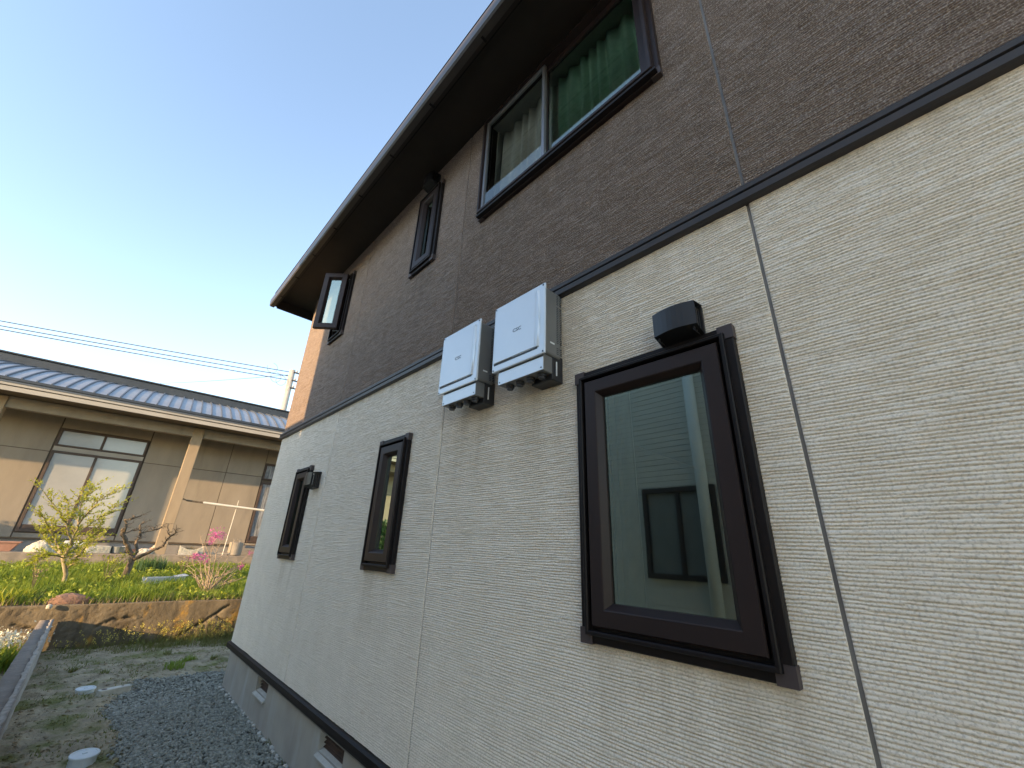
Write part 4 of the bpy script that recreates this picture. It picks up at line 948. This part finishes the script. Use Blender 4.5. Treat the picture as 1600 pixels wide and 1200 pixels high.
nw = MB(); nw.box(.003, .05, 2.02, 2.98, 1.13, 1.19).box(.003, .05, 2.02, 2.98, 2.17, 2.23).box(.003, .05, 2.02, 2.08, 1.19, 2.17).box(.003, .05, 2.92, 2.98, 1.19, 2.17).box(.003, .04, 2.47, 2.52, 1.19, 2.17)
o = nw.build('window', M['cap_brown'], nx); MB().box(.004, .012, 2.08, 2.92, 1.19, 2.17).build('pane', material('dark_pane', (.22, .23, .23), .1), o)
MB().tube([(.06, 2.15, 0), (.06, 2.15, 5.25)], .07, 12).build('downpipe', M['glint_pipe_white'], nx, smooth=True)
rp = [(.05, -3.0), (.05, 3.97), (-3.3, 3.08), (-3.3, -3.0)]
MB().add([(x, y, 5.28) for x, y in rp]+[(x, y, 5.36) for x, y in rp]+[(-1.5, -.6, 5.62), (-1.5, 2.2, 5.62)], [(0, 1, 5, 4), (1, 2, 6, 5), (2, 3, 7, 6), (3, 0, 4, 7), (0, 3, 2, 1), (4, 5, 9, 8), (5, 6, 9), (6, 7, 8, 9), (7, 4, 8)]).build('roof', M['roof_tile'], nx)
block([(-.15, 3.88), (-.15, 6.85), (-2.4, 6.25), (-2.4, 3.4)], -.1, 3.42).build('wing_wall', M['nx_wall'], nx)
block([(0, 3.95), (0, 7.0), (-2.5, 6.33), (-2.5, 3.3)], 3.421, 3.61).build('wing_roof', M['roof_tile'], nx)

# ------------------------------------------------------------------ utility pole and lines
up = empty('utility_pole', (6.98, 30, 0)); tag(up, 'concrete utility pole with cross arms beside the house corner', 'utility pole')
MB().tube([(-.05, 0, 0), (-.27, 0, 12.55)], [.26, .19], 14).build('pole', M['concrete_pole'], up, smooth=True)
for k, (z, l) in enumerate(((12.35, .9), (11.75, .7), (11.2, .6))):
    am = MB().box(-.16-.05, -.16+l, -.22, -.14, z-.04, z+.04).build('cross_arm', M['cable'], up)
    for x in (-.02, l-.3): MB().lathe([(.05, 0), (.07, .05), (.05, .09), (.06, .13), (.03, .17)], (x, -.18, z+.04), 8).build('insulator', M['concrete_pole'], am)
tf = MB().lathe([(.22, 0), (.25, .03), (.25, .85), (.2, .92)], (.22, -.1, 8.6), 14).build('transformer', M['nb_ridge'], up)
def wire(name, a, b, sag, rad, label):
    pts = [Vector(a).lerp(Vector(b), i/24)-Vector((0, 0, sag*4*(i/24)*(1-i/24))) for i in range(25)]
    o = MB().tube([p-pts[0] for p in pts], rad, 5).build(name, M['cable']); o.location = pts[0]; tag(o, label, 'wire')
for k, (z, py, lab) in enumerate(((12.35, 498, 'topmost of the three power lines'), (12.05, 505.5, 'middle power line of the three'), (11.75, 511, 'lowest of the three power lines'))):
    a = Vector((6.75, 29.9, z)); d = (np.array(P(0, py, 30))-np.array([0, 0, H])); s = (z-H-.05)/d[2]; e = Vector(d*s)+Vector((0, 0, H)); e2 = a+(e-a)*2.0
    wire('power_line', a, e2, .12, .026, lab)
a = Vector((6.75, 29.9, 12.2)); b = P(250, 599, 60); wire('power_line', a, b, .1, .018, 'thin service wire dropping left behind the blue grey roof')
for k in range(3):
    a0 = P(425+k*8, 577+k*5, 29.8); pts = [a0+Vector((.35*math.sin(t)*.9, 0, .35*math.cos(t)+(-.35 if k else .1))) for t in [i*.45 for i in range(12)]]
    MB().tube([p-Vector((6.98, 30, 0)) for p in pts], .012, 4).build('jumper_wire', M['cable'], up)
